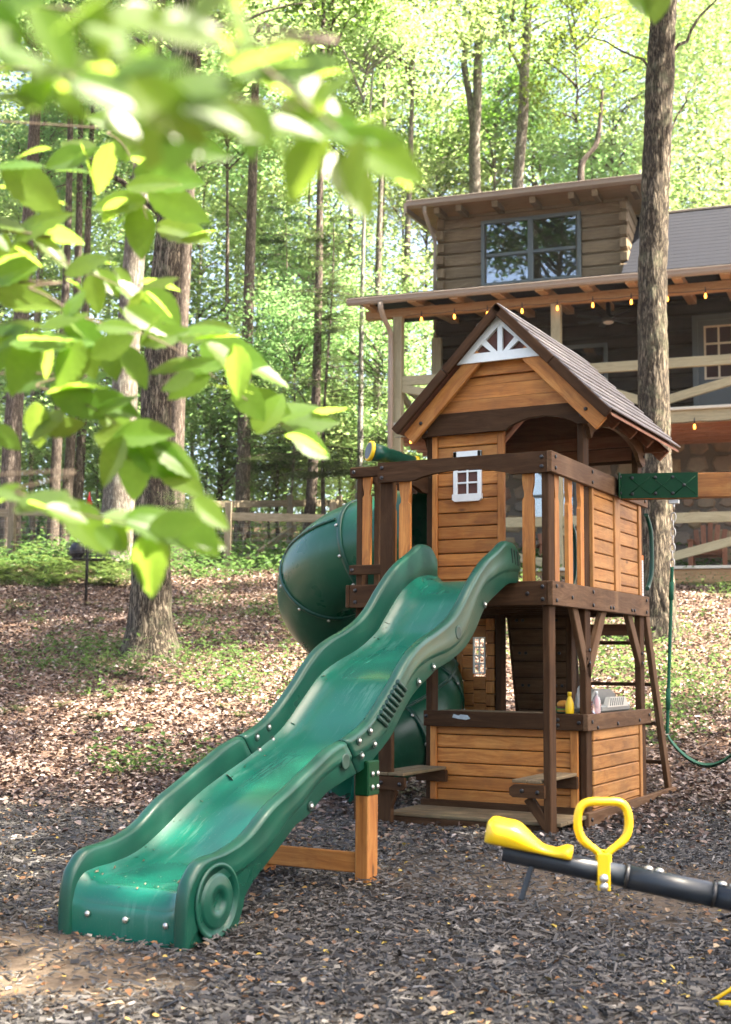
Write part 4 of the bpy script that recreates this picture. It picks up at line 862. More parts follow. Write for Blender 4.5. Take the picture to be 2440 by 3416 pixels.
tag(put('check_cloth', ck.grid(np.array(ckp)).grid(np.array(ckp)+np.array([0, .003, .002])).me('check_cloth', M_CHECK)), 'crumpled red and white checked cloth on the counter', 'cloth')
toy('toy_faucet', 'white curved toy faucet rising behind the counter corner', 'toy faucet', MB().tube([(-.19, 1.0, ZC), (-.19, 1.0, ZC+.12), (-.185, .99, ZC+.155), (-.165, .975, ZC+.175), (-.14, .96, ZC+.17), (-.125, .95, ZC+.145)], .014, 12), M_WHITE)

# ------------------------------------------------------------------ seesaw
SA = Vector(at(1680, 2838, 3.62)); SB_ = Vector(at(2440, 2998, 3.50)); sdv = (SB_-SA).normalized(); svn = Vector((0, 0, 1))-sdv*sdv.z; svn.normalize(); sside = sdv.cross(svn)
piv = SA+sdv*1.25
SS = thing('seesaw', 'navy tube seesaw with yellow plastic seat and looped handle', 'seesaw', (piv.x, piv.y, 0))
beam = put('beam', MB().tube([SA, SA+sdv*.36], .030, 20).tube([SA+sdv*.345, SA+sdv*.575], .033, 20).tube([SA+sdv*.58, SA+sdv*2.5], .0325, 20).me('beam', M_NAVY), SS)
for s_ in (.34, .575): put('joint_collar', MB().tube([SA+sdv*s_, SA+sdv*(s_+.010)], .0345, 20).me('joint_collar', M_BLACK), beam)
for s_ in (.40, .43, .60, .63, .66): bolt(SS, SA+sdv*s_+svn*.031, tuple(svn), BOLTS)
def seat(base, dr):
    rows = []; n_ = 26
    for k in range(n_+1):
        t = k/n_; x_ = -.085+.245*t
        up = .022+.042*(1-smooth(.30, .66, t))+.014*smooth(.80, .95, t)-.008*smooth(.55, .75, t)
        up *= (.80+.2*smooth(0, .05, t)); hw = .085-.035*smooth(.25, .75, t)+.018*smooth(.8, 1., t); hw *= math.sqrt(max(.05, 1-max(0, abs(2*t-1)-.8)**2*18))
        r_ = []
        for j in range(20):
            a = 2*math.pi*j/20; cx_ = math.copysign(abs(math.cos(a))**.55, math.cos(a)); sz = math.copysign(abs(math.sin(a))**.55, math.sin(a)); lo = -.006 if t > .3 else -.006+.018*(1-t/.3)*0
            r_.append(tuple(base+dr*x_+sside*(hw*cx_)+svn*((up+lo)/2+(up-lo)/2*sz+.022)))
        rows.append(r_)
    m = MB().grid(np.array(rows), True, True); n0 = 20; m.f.append(tuple(range(n0))); m.sm.append(True); m.f.append(tuple((len(rows)-1)*n0+k for k in range(n0))); m.sm.append(True); return m.me('seat', M_YELLOW)
put('seat', seat(SA+sdv*.03, sdv), SS); put('seat', seat(SA+sdv*2.47, -sdv), SS)
def handle(base, hd):
    prof = [(-.014, -.045), (-.014, .035), (-.022, .055), (-.060, .085), (-.078, .115), (-.083, .155), (-.074, .195), (-.050, .214), (0, .216), (.050, .214), (.074, .195), (.083, .155), (.078, .115), (.060, .085), (.022, .055), (.014, .035), (.014, -.045)]
    P = spline([(a*.88, (b*.84 if b > 0 else b)) for a, b in prof], 70); sd_ = hd.cross(Vector((0, 0, 1))).normalized()
    m = MB().tube([base+hd*a+Vector((0, 0, 1))*(b+.01) for a, b in P], [.0118 if .06 < b else .010 for a, b in P], 12)
    m.bar(base+hd*.0+sside*-.036-Vector((0, 0, .045)), base+sside*-.036+Vector((0, 0, .055)), .034, .006, tuple(sdv)); m.bar(base+sside*.036-Vector((0, 0, .045)), base+sside*.036+Vector((0, 0, .055)), .034, .006, tuple(sdv))
    return m.me('handle', M_YELLOW)
hdir = (sdv*.95+sside*-.25).normalized(); hdir.z = 0; hdir.normalize()
hb = SA+sdv*.282; hn = put('handle', handle(hb, hdir), SS); 
for zz in (-.012, -.034): bolt(hn, hb+sside*.040+Vector((0, 0, zz)), tuple(sside), BOLTS)
put('handle', handle(SA+sdv*2.21, hdir), SS)
put('bumper_leg', MB().bar(SA+sdv*.085-svn*.02, Vector(at(1738, 3004, 3.58)), .034, .016, tuple(sside)).me('bumper_leg', M_NAVY), SS)
pg = float(gz(piv.x, piv.y))
for sg in (-1, 1): put('pivot_leg', MB().tube([piv+Vector((0, 0, -.02)), Vector((piv.x+sside.x*.30*sg+.1, piv.y+sside.y*.30*sg, pg-.02))], .022, 12).tube([piv+Vector((0, 0, -.02)), Vector((piv.x+sside.x*.30*sg-.12, piv.y+sside.y*.30*sg, pg-.02))], .022, 12).me('pivot_leg', M_NAVY), SS)
put('pivot_clamp', MB().tube([piv-sside*.06, piv+sside*.06], .045, 16).me('pivot_clamp', M_NAVY), SS)
# yellow ride-on frame at the picture's corner, lying on the mulch
p0 = Vector(ground_px(2362, 3362)); p1 = p0+Vector((RH*.38).tolist())+Vector((0, 0, -.0))-Vector((HD*.09).tolist()); p2 = p0+Vector((RH*.30).tolist())+Vector((HD*.06).tolist())+Vector((0, 0, .17))
t = thing('toy_digger_arm', 'yellow toy digger arm lying on the mulch', 'toy', (p0.x, p0.y, 0))
put('arm', MB().tube([p0+Vector((0, 0, .012)), p1+Vector((0, 0, .014))], [.013, .022], 12).me('arm', M_YELLOW), t); put('rod', MB().tube([p0+Vector((0, 0, .012)), p2], .006, 10).me('rod', M_YELLOW), t)
put('grip', MB().tube([p1+Vector((0, 0, .014)), p2], .012, 10).me('grip', M_YELLOW), t)

# ------------------------------------------------------------------ log cabin
HS = 1.08; TH = R(9); HU = np.array([math.cos(TH), math.sin(TH), 0]); HV = np.array([-math.sin(TH), math.cos(TH), 0]); H0 = at(1310, 1250, 23.5*HS); H0[2] = 0
HM = Matrix(((HU[0], HV[0], 0, H0[0]), (HU[1], HV[1], 0, H0[1]), (0, 0, 1, 0), (0, 0, 0, 1)))
hz = lambda z: 1.014+HS*(z-1.014)
CB = thing('log_cabin', 'two storey log cabin with covered porch, dormer window and dark roof', 'cabin', mat=HM @ Matrix.Translation((5*HS, 2*HS, 2.3)))
def hb_(name, parent, mat, u0_, u1_, v0, v1, z0, z1, bev=.006):
    """cabin plank in porch coordinates (u along the front, v back, z up)"""
    d = (u1_-u0_, v1-v0, z1-z0); d = tuple(HS*c for c in d); c = Vector((HS*(u0_+u1_)/2, HS*(v0+v1)/2, (hz(z0)+hz(z1))/2)); ax = max(range(3), key=lambda i: d[i])
    if ax == 0: M = Matrix.Identity(4); dim = d
    elif ax == 1: M = Matrix(((0, -1, 0, 0), (1, 0, 0, 0), (0, 0, 1, 0), (0, 0, 0, 1))); dim = (d[1], d[0], d[2])
    else: M = Matrix(((0, 0, -1, 0), (0, 1, 0, 0), (1, 0, 0, 0), (0, 0, 0, 1))); dim = (d[2], d[1], d[0])
    return put(name, boxmesh(dim[0], dim[1], dim[2], mat, bev), parent, HM @ Matrix.Translation(c) @ M)
def hp(u, v, z): return HM @ Vector((u*HS, v*HS, hz(z)))
def hbar(name, parent, mat, a, b, w_, t, up=(0, 0, 1)): return board(name, parent, mat, hp(*a), hp(*b), w_*HS, t*HS, up, .006)
UE = 9.6
# walls: logs above, stones below
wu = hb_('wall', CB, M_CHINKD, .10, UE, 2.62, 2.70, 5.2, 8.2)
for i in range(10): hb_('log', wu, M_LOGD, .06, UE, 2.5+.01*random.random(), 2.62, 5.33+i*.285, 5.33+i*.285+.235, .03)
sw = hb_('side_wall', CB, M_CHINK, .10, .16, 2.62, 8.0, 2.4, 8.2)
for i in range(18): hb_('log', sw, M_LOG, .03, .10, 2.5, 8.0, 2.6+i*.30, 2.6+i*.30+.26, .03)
hb_('corner_post', CB, M_OLIVE, .04, .24, 2.36, 2.495, 5.33, 7.5)
wlw = hb_('stone_wall', CB, M_MORTAR, .10, UE, 2.60, 2.70, 2.3, 5.2)
def stones():
    z = 2.60; row = 0
    while z < 5.0:
        hgt = random.uniform(.22, .40); u_ = .15+random.random()*.2
        while u_ < 7.2:
            wd = random.uniform(.22, .55); n_ = random.choice((5, 6, 6, 7)); cu, cz_ = u_+wd/2, z+hgt/2+random.uniform(-.03, .03); a0 = random.random()*6.28
            ring_ = [(math.copysign(abs(math.cos(a0+6.283*k/n_))**.7, math.cos(a0+6.283*k/n_))*wd*.5*random.uniform(.86, 1.0), math.copysign(abs(math.sin(a0+6.283*k/n_))**.7, math.sin(a0+6.283*k/n_))*hgt*.5*random.uniform(.86, 1.02)) for k in range(n_)]
            dep = random.uniform(.03, .08); vs = [(a*HS, 0, b*HS) for a, b in ring_] + [(a*.8*HS, -dep*HS, b*.8*HS) for a, b in ring_]
            fs = [(k, (k+1) % n_, n_+(k+1) % n_, n_+k) for k in range(n_)] + [tuple(range(n_, 2*n_))]
            put('stone', MB().add(vs, fs).me('stone', M_STONE), wlw, HM @ Matrix.Translation((cu*HS, 2.598*HS, hz(cz_)))); u_ += wd+.012
        z += hgt+.012
stones()
# porch frame
for u_ in (0.0, 2.93, 6.95): 
    hb_('post', CB, M_OLIVE, u_, u_+.17, 0, .17, 2.64, 5.10); hb_('post', CB, M_OLIVE, u_, u_+.17, 0, .17, 5.33, 7.32)
for z in (0, -2.69):
    deck = hb_('porch_floor', CB, M_REDWD, -.06, UE, .10, 2.49, 5.27+z, 5.325+z); hb_('floor_edge', CB, M_PALE, -.10, UE, -.045, .10, 5.285+z, 5.335+z)
    hb_('rim_beam', CB, M_OLIVE if z == 0 else M_TIMBER, -.08, UE, 0.02, .12, 5.08+z-(.0 if z == 0 else .02), 5.283+z)
    for v in (.5, .9, 1.3, 1.7, 2.1): hb_('joist', CB, M_REDWD, -.06, UE, v, v+.07, 5.06+z, 5.268+z) if z == 0 else None
    # rails
    for a, b_ in ((.17, 2.93), (3.10, 6.95), (7.12, UE)):
        hb_('rail', CB, M_OLIVE, a, b_, .03, .10, 6.03+z*1.0-(.0 if z == 0 else -.03), 6.205+z-(.0 if z == 0 else -.03))
        mid = a+(b_-a)*.40 if a > 3 else a+(b_-a)*.93
        hbar('brace', CB, M_OLIVE, (a, .065, 5.98+z), (mid, .065, 5.44+z), .15, .07); 
        if a > 3: hbar('brace', CB, M_OLIVE, (mid, .067, 5.42+z), (b_, .067, 6.0+z), .15, .07)
    hb_('rail', CB, M_OLIVE, .03, .11, .17, 2.36, 6.03+z, 6.19+z); hbar('brace', CB, M_OLIVE, (.07, .17, 5.98+z), (.07, 2.36, 5.42+z), .14, .07); hbar('brace', CB, M_OLIVE, (.068, .17, 5.42+z), (.068, 2.36, 5.98+z), .14, .07)
hb_('lower_sill', CB, M_TIMBER, -.08, UE, .03, .2, 2.1, 2.54)
hb_('header_beam', CB, M_TIMBER, -.54, UE, 0, .16, 7.315, 7.475)
k = 0
while .45+.775*k < UE: u_ = .42+.775*k; hbar('rafter', CB, M_TIMBER, (u_+.08, -.46, 7.50), (u_+.08, 2.5, 7.86), .13, .16); k += 1
hb_('rafter', CB, M_TIMBER, -.42, -.30, -.46, .0, 7.43, 7.53)
pr_ = put('porch_roof', MB().prism([(-.52*HS, hz(7.555)), (2.60*HS, hz(7.93)), (2.60*HS, hz(7.985)), (-.52*HS, hz(7.60))], -.70*HS, UE*HS, 'yz').me('porch_roof', M_ROOF), CB, HM)
def gutter(u0_, u1_, v, z0, z1, parent):
    m = MB().prism([(v*HS, hz(z0)), (v*HS-.02, hz(z0)), (v*HS-.11, hz(z0+.03)), (v*HS-.12, hz(z1)), (v*HS-.10, hz(z1)), (v*HS-.09, hz(z0+.04)), (v*HS, hz(z0+.02))], u0_*HS, u1_*HS, 'yz'); m.box(u0_*HS, u1_*HS, v*HS-.135, v*HS-.095, hz(z1)-.02, hz(z1)+.006, .004)
    return put('gutter', m.me('gutter', M_GUTTER), parent, HM)
gutter(-.72, UE, -.42, 7.465, 7.57, CB)
hb_('fascia', CB, M_GUTTER, -.70, UE, -.50, -.46, 7.47, 7.57)
dsp = [(-.075, -.50, 7.48), (-.075, -.47, 7.36), (-.06, -.36, 7.22), (-.03, -.18, 7.10), (-.015, -.09, 7.0), (-.015, -.07, 6.6), (-.015, -.07, 2.6)]
put('downspout', MB().tube([tuple(Vector((a*HS, b*HS, hz(c)))) for a, b, c in dsp], .055, 8).me('downspout', M_GUTTER), CB, HM)
# main roof right of the dormer, and gable end wall
put('roof', MB().prism([(.86*HS, hz(8.00)), (3.0*HS, hz(9.80)), (7.6*HS, hz(6.0)), (7.6*HS, hz(5.9)), (3.0*HS, hz(9.66)), (.90*HS, hz(7.90))], 4.05*HS, (UE+.2)*HS, 'yz').me('roof', M_ROOF), CB, HM)
put('roof', MB().prism([(2.6*HS, hz(9.0)), (3.0*HS, hz(9.42)), (7.6*HS, hz(6.0)), (7.6*HS, hz(5.9)), (3.0*HS, hz(9.3)), (2.6*HS, hz(8.9))], .0*HS, 4.05*HS, 'yz').me('roof', M_ROOF), CB, HM)
rfo = bpy.data.objects['roof.001']; upv = tuple((Vector(HV.tolist())*1.0+Vector((0, 0, .841))*1.0+Vector((0, 0, -.03))).normalized())
for i in range(17):
    v = .93+i*.124; z = 8.012+(v-.86)*.841; board('shingle_course', rfo, M_ROOF, hp(4.06, v, z), hp(UE+.2, v, z), .185, .016, upv, .003)
hb_('ridge_cap', CB, M_GUTTER, 4.05, UE+.2, 2.93, 3.07, 9.785, 9.83)
# dormer
DV = 1.3
dw = hb_('dormer_wall', CB, M_CHINK, .52, 4.06, DV+.06, DV+.12, 7.8, 9.62)
zz = 7.86; nlog = 7
for i in range(nlog):
    z0, z1 = zz+i*.247, zz+i*.247+.205
    for a, b_ in ((.46, 1.36), (3.26, 4.12)) if z0 > 8.0 and z1 < 9.5 else ((.46, 4.12),): hb_('log', dw, M_LOG, a, b_, DV, DV+.07, z0, z1, .02)
    off = .05 if i % 2 else -.0
    hb_('log_end', dw, M_LOG, .48, .62, DV-.07-off, DV-.002, z0+.02, z1-.01, .012); hb_('log_end', dw, M_LOG, 3.98, 4.12, DV-.07-off, DV-.002, z0+.02, z1-.01, .012)
    hb_('log', dw, M_LOG, 4.055, 4.12, DV+.075, 3.6, z0+.10, z1+.10, .02); hb_('log', dw, M_LOG, .46, .52, DV+.075, 3.6, z0+.10, z1+.10, .02)
hb_('dormer_side', CB, M_CHINK, 4.0, 4.06, DV+.121, 3.6, 7.9, 9.6); hb_('dormer_side', CB, M_CHINK, .52, .58, DV+.121, 3.6, 7.9, 9.6)
dr_ = put('dormer_roof', MB().prism([(.70*HS, hz(9.66)), (3.7*HS, hz(9.98)), (3.7*HS, hz(10.04)), (.70*HS, hz(9.73))], .05*HS, 4.62*HS, 'yz').me('dormer_roof', M_ROOF), CB, HM)
put('soffit', MB().prism([(.72*HS, hz(9.62)), (3.7*HS, hz(9.94)), (3.7*HS, hz(9.975)), (.72*HS, hz(9.655))], .07*HS, 4.60*HS, 'yz').me('soffit', M_TIMBER), CB, HM)
gutter(.05, 4.62, .70, 9.61, 9.73, CB)
for uu in (.0, 4.62): put('rake_board', MB().prism([(.70*HS, hz(9.55)), (3.7*HS, hz(9.87)), (3.7*HS, hz(10.05)), (.70*HS, hz(9.74))], (uu-.03)*HS, (uu+.03)*HS, 'yz').me('rake_board', M_GUTTER), CB, HM)
for u_ in (.55, .98, 1.68, 2.40, 3.12, 3.55, 4.25): hbar('rafter_tail', CB, M_LOG, (u_+.06, .74, 9.545), (u_+.06, 1.36, 9.61), .12, .11)
put('downspout', MB().tube([tuple(Vector((a*HS, b*HS, hz(c)))) for a, b, c in ((.40, .66, 9.62), (.40, .68, 9.50), (.42, .9, 9.30), (.44, 1.22, 9.15), (.44, 1.24, 9.0), (.44, 1.24, 7.8))], .04, 8).me('downspout', M_GUTTER), CB, HM)
def sash_window(u0_, u1_, z0, z1, v, n_=2, meet=True, mat=M_TRIM, blind=True):
    fr_ = MB(); fw_ = .07
    def B(a, b_, c, d_, y0=v-.05, y1=v+.02): fr_.box(a*HS, b_*HS, y0*HS, y1*HS, hz(c), hz(d_), .005)
    B(u0_, u0_+fw_, z0, z1); B(u1_-fw_, u1_, z0, z1); B(u0_, u1_, z1-fw_, z1, v-.052, v+.018); B(u0_, u1_, z0, z0+fw_, v-.052, v+.018)
    win = None; wds = (u1_-u0_-2*fw_)/n_
    for k in range(1, n_): B(u0_+fw_+wds*k-.05, u0_+fw_+wds*k+.05, z0+.01, z1-.01, v-.048, v+.016)
    win = put('window', fr_.me('window', mat), CB, HM); zm = z0+(z1-z0)*.47
    for k in range(n_):
        a, b_ = u0_+fw_+wds*k+.03, u0_+fw_+wds*(k+1)-.03
        if meet:
            s_ = MB().box(a*HS, b_*HS, (v-.035)*HS, (v+.01)*HS, hz(zm-.03), hz(zm+.03), .004); put('sash_rail', s_.me('sash_rail', mat), win, HM)
        for c, d_, vo in ((z0+fw_, zm-.03, .0), (zm+.03, z1-fw_, -.015)): put('pane', MB().box(a*HS, b_*HS, (v+vo-.004)*HS, (v+vo+.004)*HS, hz(c), hz(d_), .001).me('pane', M_GLASS), win, HM)
        if blind:
            bm = MB(); nz = 26
            for j in range(nz): zz_ = z0+fw_+(z1-z0-2*fw_)*(j+.5)/nz; bm.box(a*HS, b_*HS, (v+.05)*HS, (v+.075)*HS, hz(zz_)-.008, hz(zz_)+.010, .002)
            put('blind', bm.me('blind', M_BLIND), win, HM)
    put('room_shade_sheet', MB().box(u0_*HS, u1_*HS, (v+.30)*HS, (v+.32)*HS, hz(z0), hz(z1), .005).me('room_shade_sheet', M_DARKIN), win, HM)  # dark sheet whose colour stands in for the unlit room
    return win
sash_window(1.35, 3.26, 8.12, 9.42, DV)
sash_window(1.95, 2.95, 3.75, 4.75, 2.44, 1, True, M_TRIM, False); sash_window(2.75, 3.55, 6.0, 7.15, 2.44, 1, True, M_TRIM, False); sash_window(.9, 1.6, 6.0, 7.15, 2.44, 1, True, M_TRIM, False)
# porch door with nine lights
dfr = MB()
for a, b_, c, d_ in ((5.14, 5.24, 5.33, 7.55), (6.25, 6.35, 5.33, 7.55), (5.14, 6.35, 7.45, 7.552)): dfr.box(a*HS, b_*HS, 2.41*HS, 2.50*HS, hz(c), hz(d_), .005)
door = put('door', MB().box(5.24*HS, 6.25*HS, 2.45*HS, 2.49*HS, hz(5.33), hz(7.45), .004).me('door', M_TRIM), CB, HM); put('door_frame', dfr.me('door_frame', M_TRIM), door, HM)
lt = MB(); put('door_glass', MB().box(5.37*HS, 6.12*HS, 2.438*HS, 2.444*HS, hz(6.33), hz(7.32), .001).me('door_glass', M_CURTAIN), door, HM)
for k in range(4): u_ = 5.37+.25*k; lt.box((u_-.018)*HS, (u_+.018)*HS, 2.42*HS, 2.437*HS, hz(6.31), hz(7.34), .002)
for k in range(4): z_ = 6.33+.33*k; lt.box(5.352*HS, 6.138*HS, 2.418*HS, 2.436*HS, hz(z_-.018), hz(z_+.018), .002)
put('door_muntins', lt.me('door_muntins', M_CREAM), door, HM)
# porch ceiling fan, pendant, string lights, chairs
fc = HM @ Vector((3.76*HS, 1.2*HS, hz(7.26))); FN = thing('ceiling_fan', 'black ceiling fan with round light hanging under the porch roof', 'ceiling fan', fc)
put('fan_motor', MB().lathe([(.05, .35), (.05, .10), (.11, .08), (.13, .0), (.10, -.03)], 18, Matrix.Translation(fc)).me('fan_motor', M_BLACK), FN); put('fan_light', MB().lathe([(.10, -.03), (.10, -.05), (.06, -.07), (.01, -.075)], 18, Matrix.Translation(fc)).me('fan_light', M_LAMPG), FN)
put('fan_rod', MB().tube([fc+Vector((0, 0, .3)), fc+Vector((0, 0, .62))], .02, 8).me('fan_rod', M_BLACK), FN)
for k in range(7):
    a = k*.8976+.3; dv = Vector((math.cos(a), math.sin(a), .02)); put('fan_blade', MB().bar(fc+dv*.10+Vector((0, 0, .03)), fc+dv*.66+Vector((0, 0, .03)), .11, .012, (-dv.y, dv.x, .25)).me('fan_blade', M_BLACK), FN)
pc = HM @ Vector((1.65*HS, 1.0*HS, hz(6.85))); t = thing('pendant_lamp', 'wide tan pendant lamp hanging above the porch', 'lamp', pc)
put('shade', MB().lathe([(.03, .28), (.10, .24), (.12, .12), (.30, .06), (.32, .0), (.30, -.01)], 22, Matrix.Translation(pc)).me('shade', M_TIMBER), t); put('cord', MB().tube([pc+Vector((0, 0, .26)), pc+Vector((0, 0, .95))], .008, 6).me('cord', M_BLACK), t)
def lights(name, label, us, z, v, zw):
    a = HM @ Vector((us[0]*HS, v*HS, hz(z))); t = thing(name, label, 'string lights', a)
    w_ = MB(); ul = np.linspace(us[0]-.3, us[-1]+.3, 60)
    w_.tube([HM @ Vector((u_*HS, v*HS, hz(zw)-.02*abs(math.sin((u_-us[0])/.63*math.pi)))) for u_ in ul], .007, 5); put('wire', w_.me('wire', M_BLACK), t)
    for u_ in us:
        c = HM @ Vector((u_*HS, v*HS, hz(z))); put('socket', MB().lathe([(.014, .05), (.016, .10), (.008, .17)], 8, Matrix.Translation(c)).me('socket', M_BLACK), t)
        put('bulb', MB().lathe([(.003, -.045), (.016, -.038), (.023, -.015), (.020, .012), (.011, .05)], 12, Matrix.Translation(c)).me('bulb', M_BULB), t)
lights('string_lights', 'string of glowing amber bulbs under the upper porch eave', [.58, 1.20, 1.81, 2.44, 3.07, 3.69, 4.35, 4.96, 5.59, 6.2], 7.2, -.10, 7.31)
lights('string_lights', 'string of glowing amber bulbs under the upper porch floor', [.37, .95, 1.55, 2.15, 2.75, 3.4, 4.05, 4.7, 5.36, 6.0], 4.98, -.04, 5.08)
def chair(u_, v, label, rot):
    M = HM @ Matrix.Translation((u_*HS, v*HS, hz(2.645))) @ Matrix.Rotation(rot, 4, 'Z'); t = thing('slatted_chair', label, 'chair', mat=M, group='slatted wooden chairs on the lower porch')
    def bp_(name, a, b, w_, t_, up): M2, L_ = frame(a, b, up); put(name, boxmesh(L_, t_, w_, M_REDWD, .004), t, M2, True)
    for k in range(5): x_ = -.24+.12*k; bp_('back_slat', (x_*.85, .25, .30), (x_*1.15, .55, .98-.10*abs(k-2)**1.3*.6), .095, .02, (1, 0, 0))
    for k in range(4): bp_('seat_slat', (-.27, -.25+.13*k, .36-.03*k), (.27, -.25+.13*k, .36-.03*k), .02, .11, (0, 0, 1))
    for sx in (-.31, .31): bp_('arm', (sx, -.33, .56), (sx, .40, .54), .025, .12, (0, 0, 1)); bp_('leg', (sx, -.26, 0), (sx, -.26, .55), .03, .09, (0, 1, 0)); bp_('leg', (sx*.9, -.27, .34), (sx*.9, .48, .02), .10, .025, (0, 0, 1))
chair(5.45, 1.2, 'slatted wooden chair on the lower porch behind the swing rope', 0.0); chair(2.75, 1.3, 'slatted wooden chair on the lower porch behind the balcony balusters', .3)

# ------------------------------------------------------------------ fence
FN_ = thing('rail_fence', 'weathered wooden rail fence with wire mesh crossing the slope', 'fence', ground_px(760, 1895))
fpx = [(-330, 26.0), (35, 25.8), (420, 25.5), (760, 25.1), (1110, 24.9), (1330, 24.8)]
fps = [Vector(ground_depth(x_, d_)) for x_, d_ in fpx]
for i, p in enumerate(fps):
    board('post', FN_, M_FENCE, p+Vector((0, 0, -.1)), p+Vector((0, 0, 1.30)), .13, .12, (1, .3, 0))
    if i:
        q_ = fps[i-1]; board('rail', FN_, M_FENCE, q_+Vector((0, 0, 1.02)), p+Vector((0, 0, .98)), .16, .05, (0, 0, 1))
        wm = MB()
        for k in range(6): wm.tube([q_+Vector((0, 0, .12+.14*k)), p+Vector((0, 0, .12+.14*k))], .004, 4)
        nn = 14
        for k in range(1, nn): c = q_.lerp(p, k/nn); wm.tube([c+Vector((0, 0, .05)), c+Vector((0, 0, .92))], .003, 4)
        put('wire_mesh', wm.me('wire_mesh', M_GREY), FN_)
F2 = thing('back_fence', 'farther rail fence joining behind the main fence post', 'fence', ground_depth(1000, 30))
f2 = [Vector(ground_depth(640, 27.5)), Vector(ground_depth(965, 29.0)), Vector(ground_depth(1130, 30.5)), Vector(ground_depth(1290, 32))]
for i, p in enumerate(f2):
    board('post', F2, M_FENCE, p+Vector((0, 0, -.1)), p+Vector((0, 0, 1.30)), .13, .12, (1, .3, 0))
    if i: 
        board('rail', F2, M_FENCE, f2[i-1]+Vector((0, 0, 1.12)), p+Vector((0, 0, 1.12)), .15, .05, (0, 0, 1)); wm = MB()
        for k in range(5): wm.tube([f2[i-1]+Vector((0, 0, .15+.17*k)), p+Vector((0, 0, .15+.17*k))], .004, 4)
        put('wire_mesh', wm.me('wire_mesh', M_GREY), F2)
lg = [Vector(ground_px(800, 1895)), Vector(ground_px(985, 1838))]; tag(board('leaning_plank', None, M_FENCE, lg[0]+Vector((0, 0, .02)), lg[1]+Vector((0, 0, .55)), .16, .06, (0, 0, 1)), 'long plank leaning at the foot of the fence post', 'plank')
# disc golf basket
bp0 = Vector(ground_px(287, 2006)); BK = thing('disc_golf_basket', 'black disc golf basket with hanging chains on a pole beside the tree', 'disc basket', bp0)
put('pole', MB().tube([bp0+Vector((0, 0, -.1)), bp0+Vector((0, 0, 1.52))], .024, 12).me('pole', M_BLACK), BK)
put('rim_band', MB().tube([bp0+Vector((.29*math.cos(a), .29*math.sin(a), 1.36)) for a in np.linspace(0, 6.283, 28, endpoint=False)], .028, 6, closed=True).me('rim_band', M_BLACK), BK)
cr_ = MB()
for k in range(12): a = k*.5236; cr_.tube([bp0+Vector((0, 0, 1.40)), bp0+Vector((.29*math.cos(a), .29*math.sin(a), 1.36))], .007, 5)
put('rim_spoke', cr_.me('rim_spoke', M_BLACK), BK)
for k in range(12):
    a = k*.5236+.2; put('chain', MB().tube([bp0+Vector((.27*(1-t)**1.0*math.cos(a)+.05*t*math.cos(a), .27*(1-t)*math.sin(a)+.05*t*math.sin(a), 1.34-.58*t-.06*math.sin(t*3.14))) for t in np.linspace(0, 1, 9)], .008, 5).me('chain', M_STEEL), BK)
for z_, r_ in ((.66, .26), (.74, .31), (.82, .325), (.90, .335)): put('basket_ring', MB().tube([bp0+Vector((r_*math.cos(a), r_*math.sin(a), z_)) for a in np.linspace(0, 6.283, 28, endpoint=False)], .007, 5, closed=True).me('basket_ring', M_BLACK), BK)
for k in range(18): a = k*.349; put('basket_wire', MB().tube([bp0+Vector((0.02*math.cos(a), .02*math.sin(a), .655)), bp0+Vector((.26*math.cos(a), .26*math.sin(a), .66)), bp0+Vector((.335*math.cos(a), .335*math.sin(a), .90))], .005, 4).me('basket_wire', M_BLACK), BK)
fl = bp0+Vector((0, 0, 1.52)); put('flag', MB().tube([fl, fl+Vector((0, 0, .22))], .006, 5).add([fl+Vector((.0, 0, .22)), fl+Vector((.0, 0, .02)), fl+Vector((-.05, -.02, .01)), fl+Vector((.05, .02, .01))], [(0, 2, 3), (0, 1, 2), (0, 3, 1), (1, 3, 2)]).me('flag', M_RED), BK)
bgp = bp0+Vector((-.13, -.10, .67)); rws = []
for i in range(9):
    t = i/8; rr_ = math.sin(math.pi*min(.97, max(.08, t)))**.35; rws.append([bgp+Vector((.13*rr_*math.cos(a)*(1+.08*math.sin(3*a+i)), .11*rr_*math.sin(a), .26*t*(1+.06*math.cos(a*2)))) for a in np.linspace(0, 6.283, 16, endpoint=False)])
tag(put('black_bag', MB().grid(np.array([[tuple(v) for v in r_] for r_ in rws]), True, True).me('black_bag', M_BLACK)), 'small black bag sitting inside the disc golf basket', 'bag')
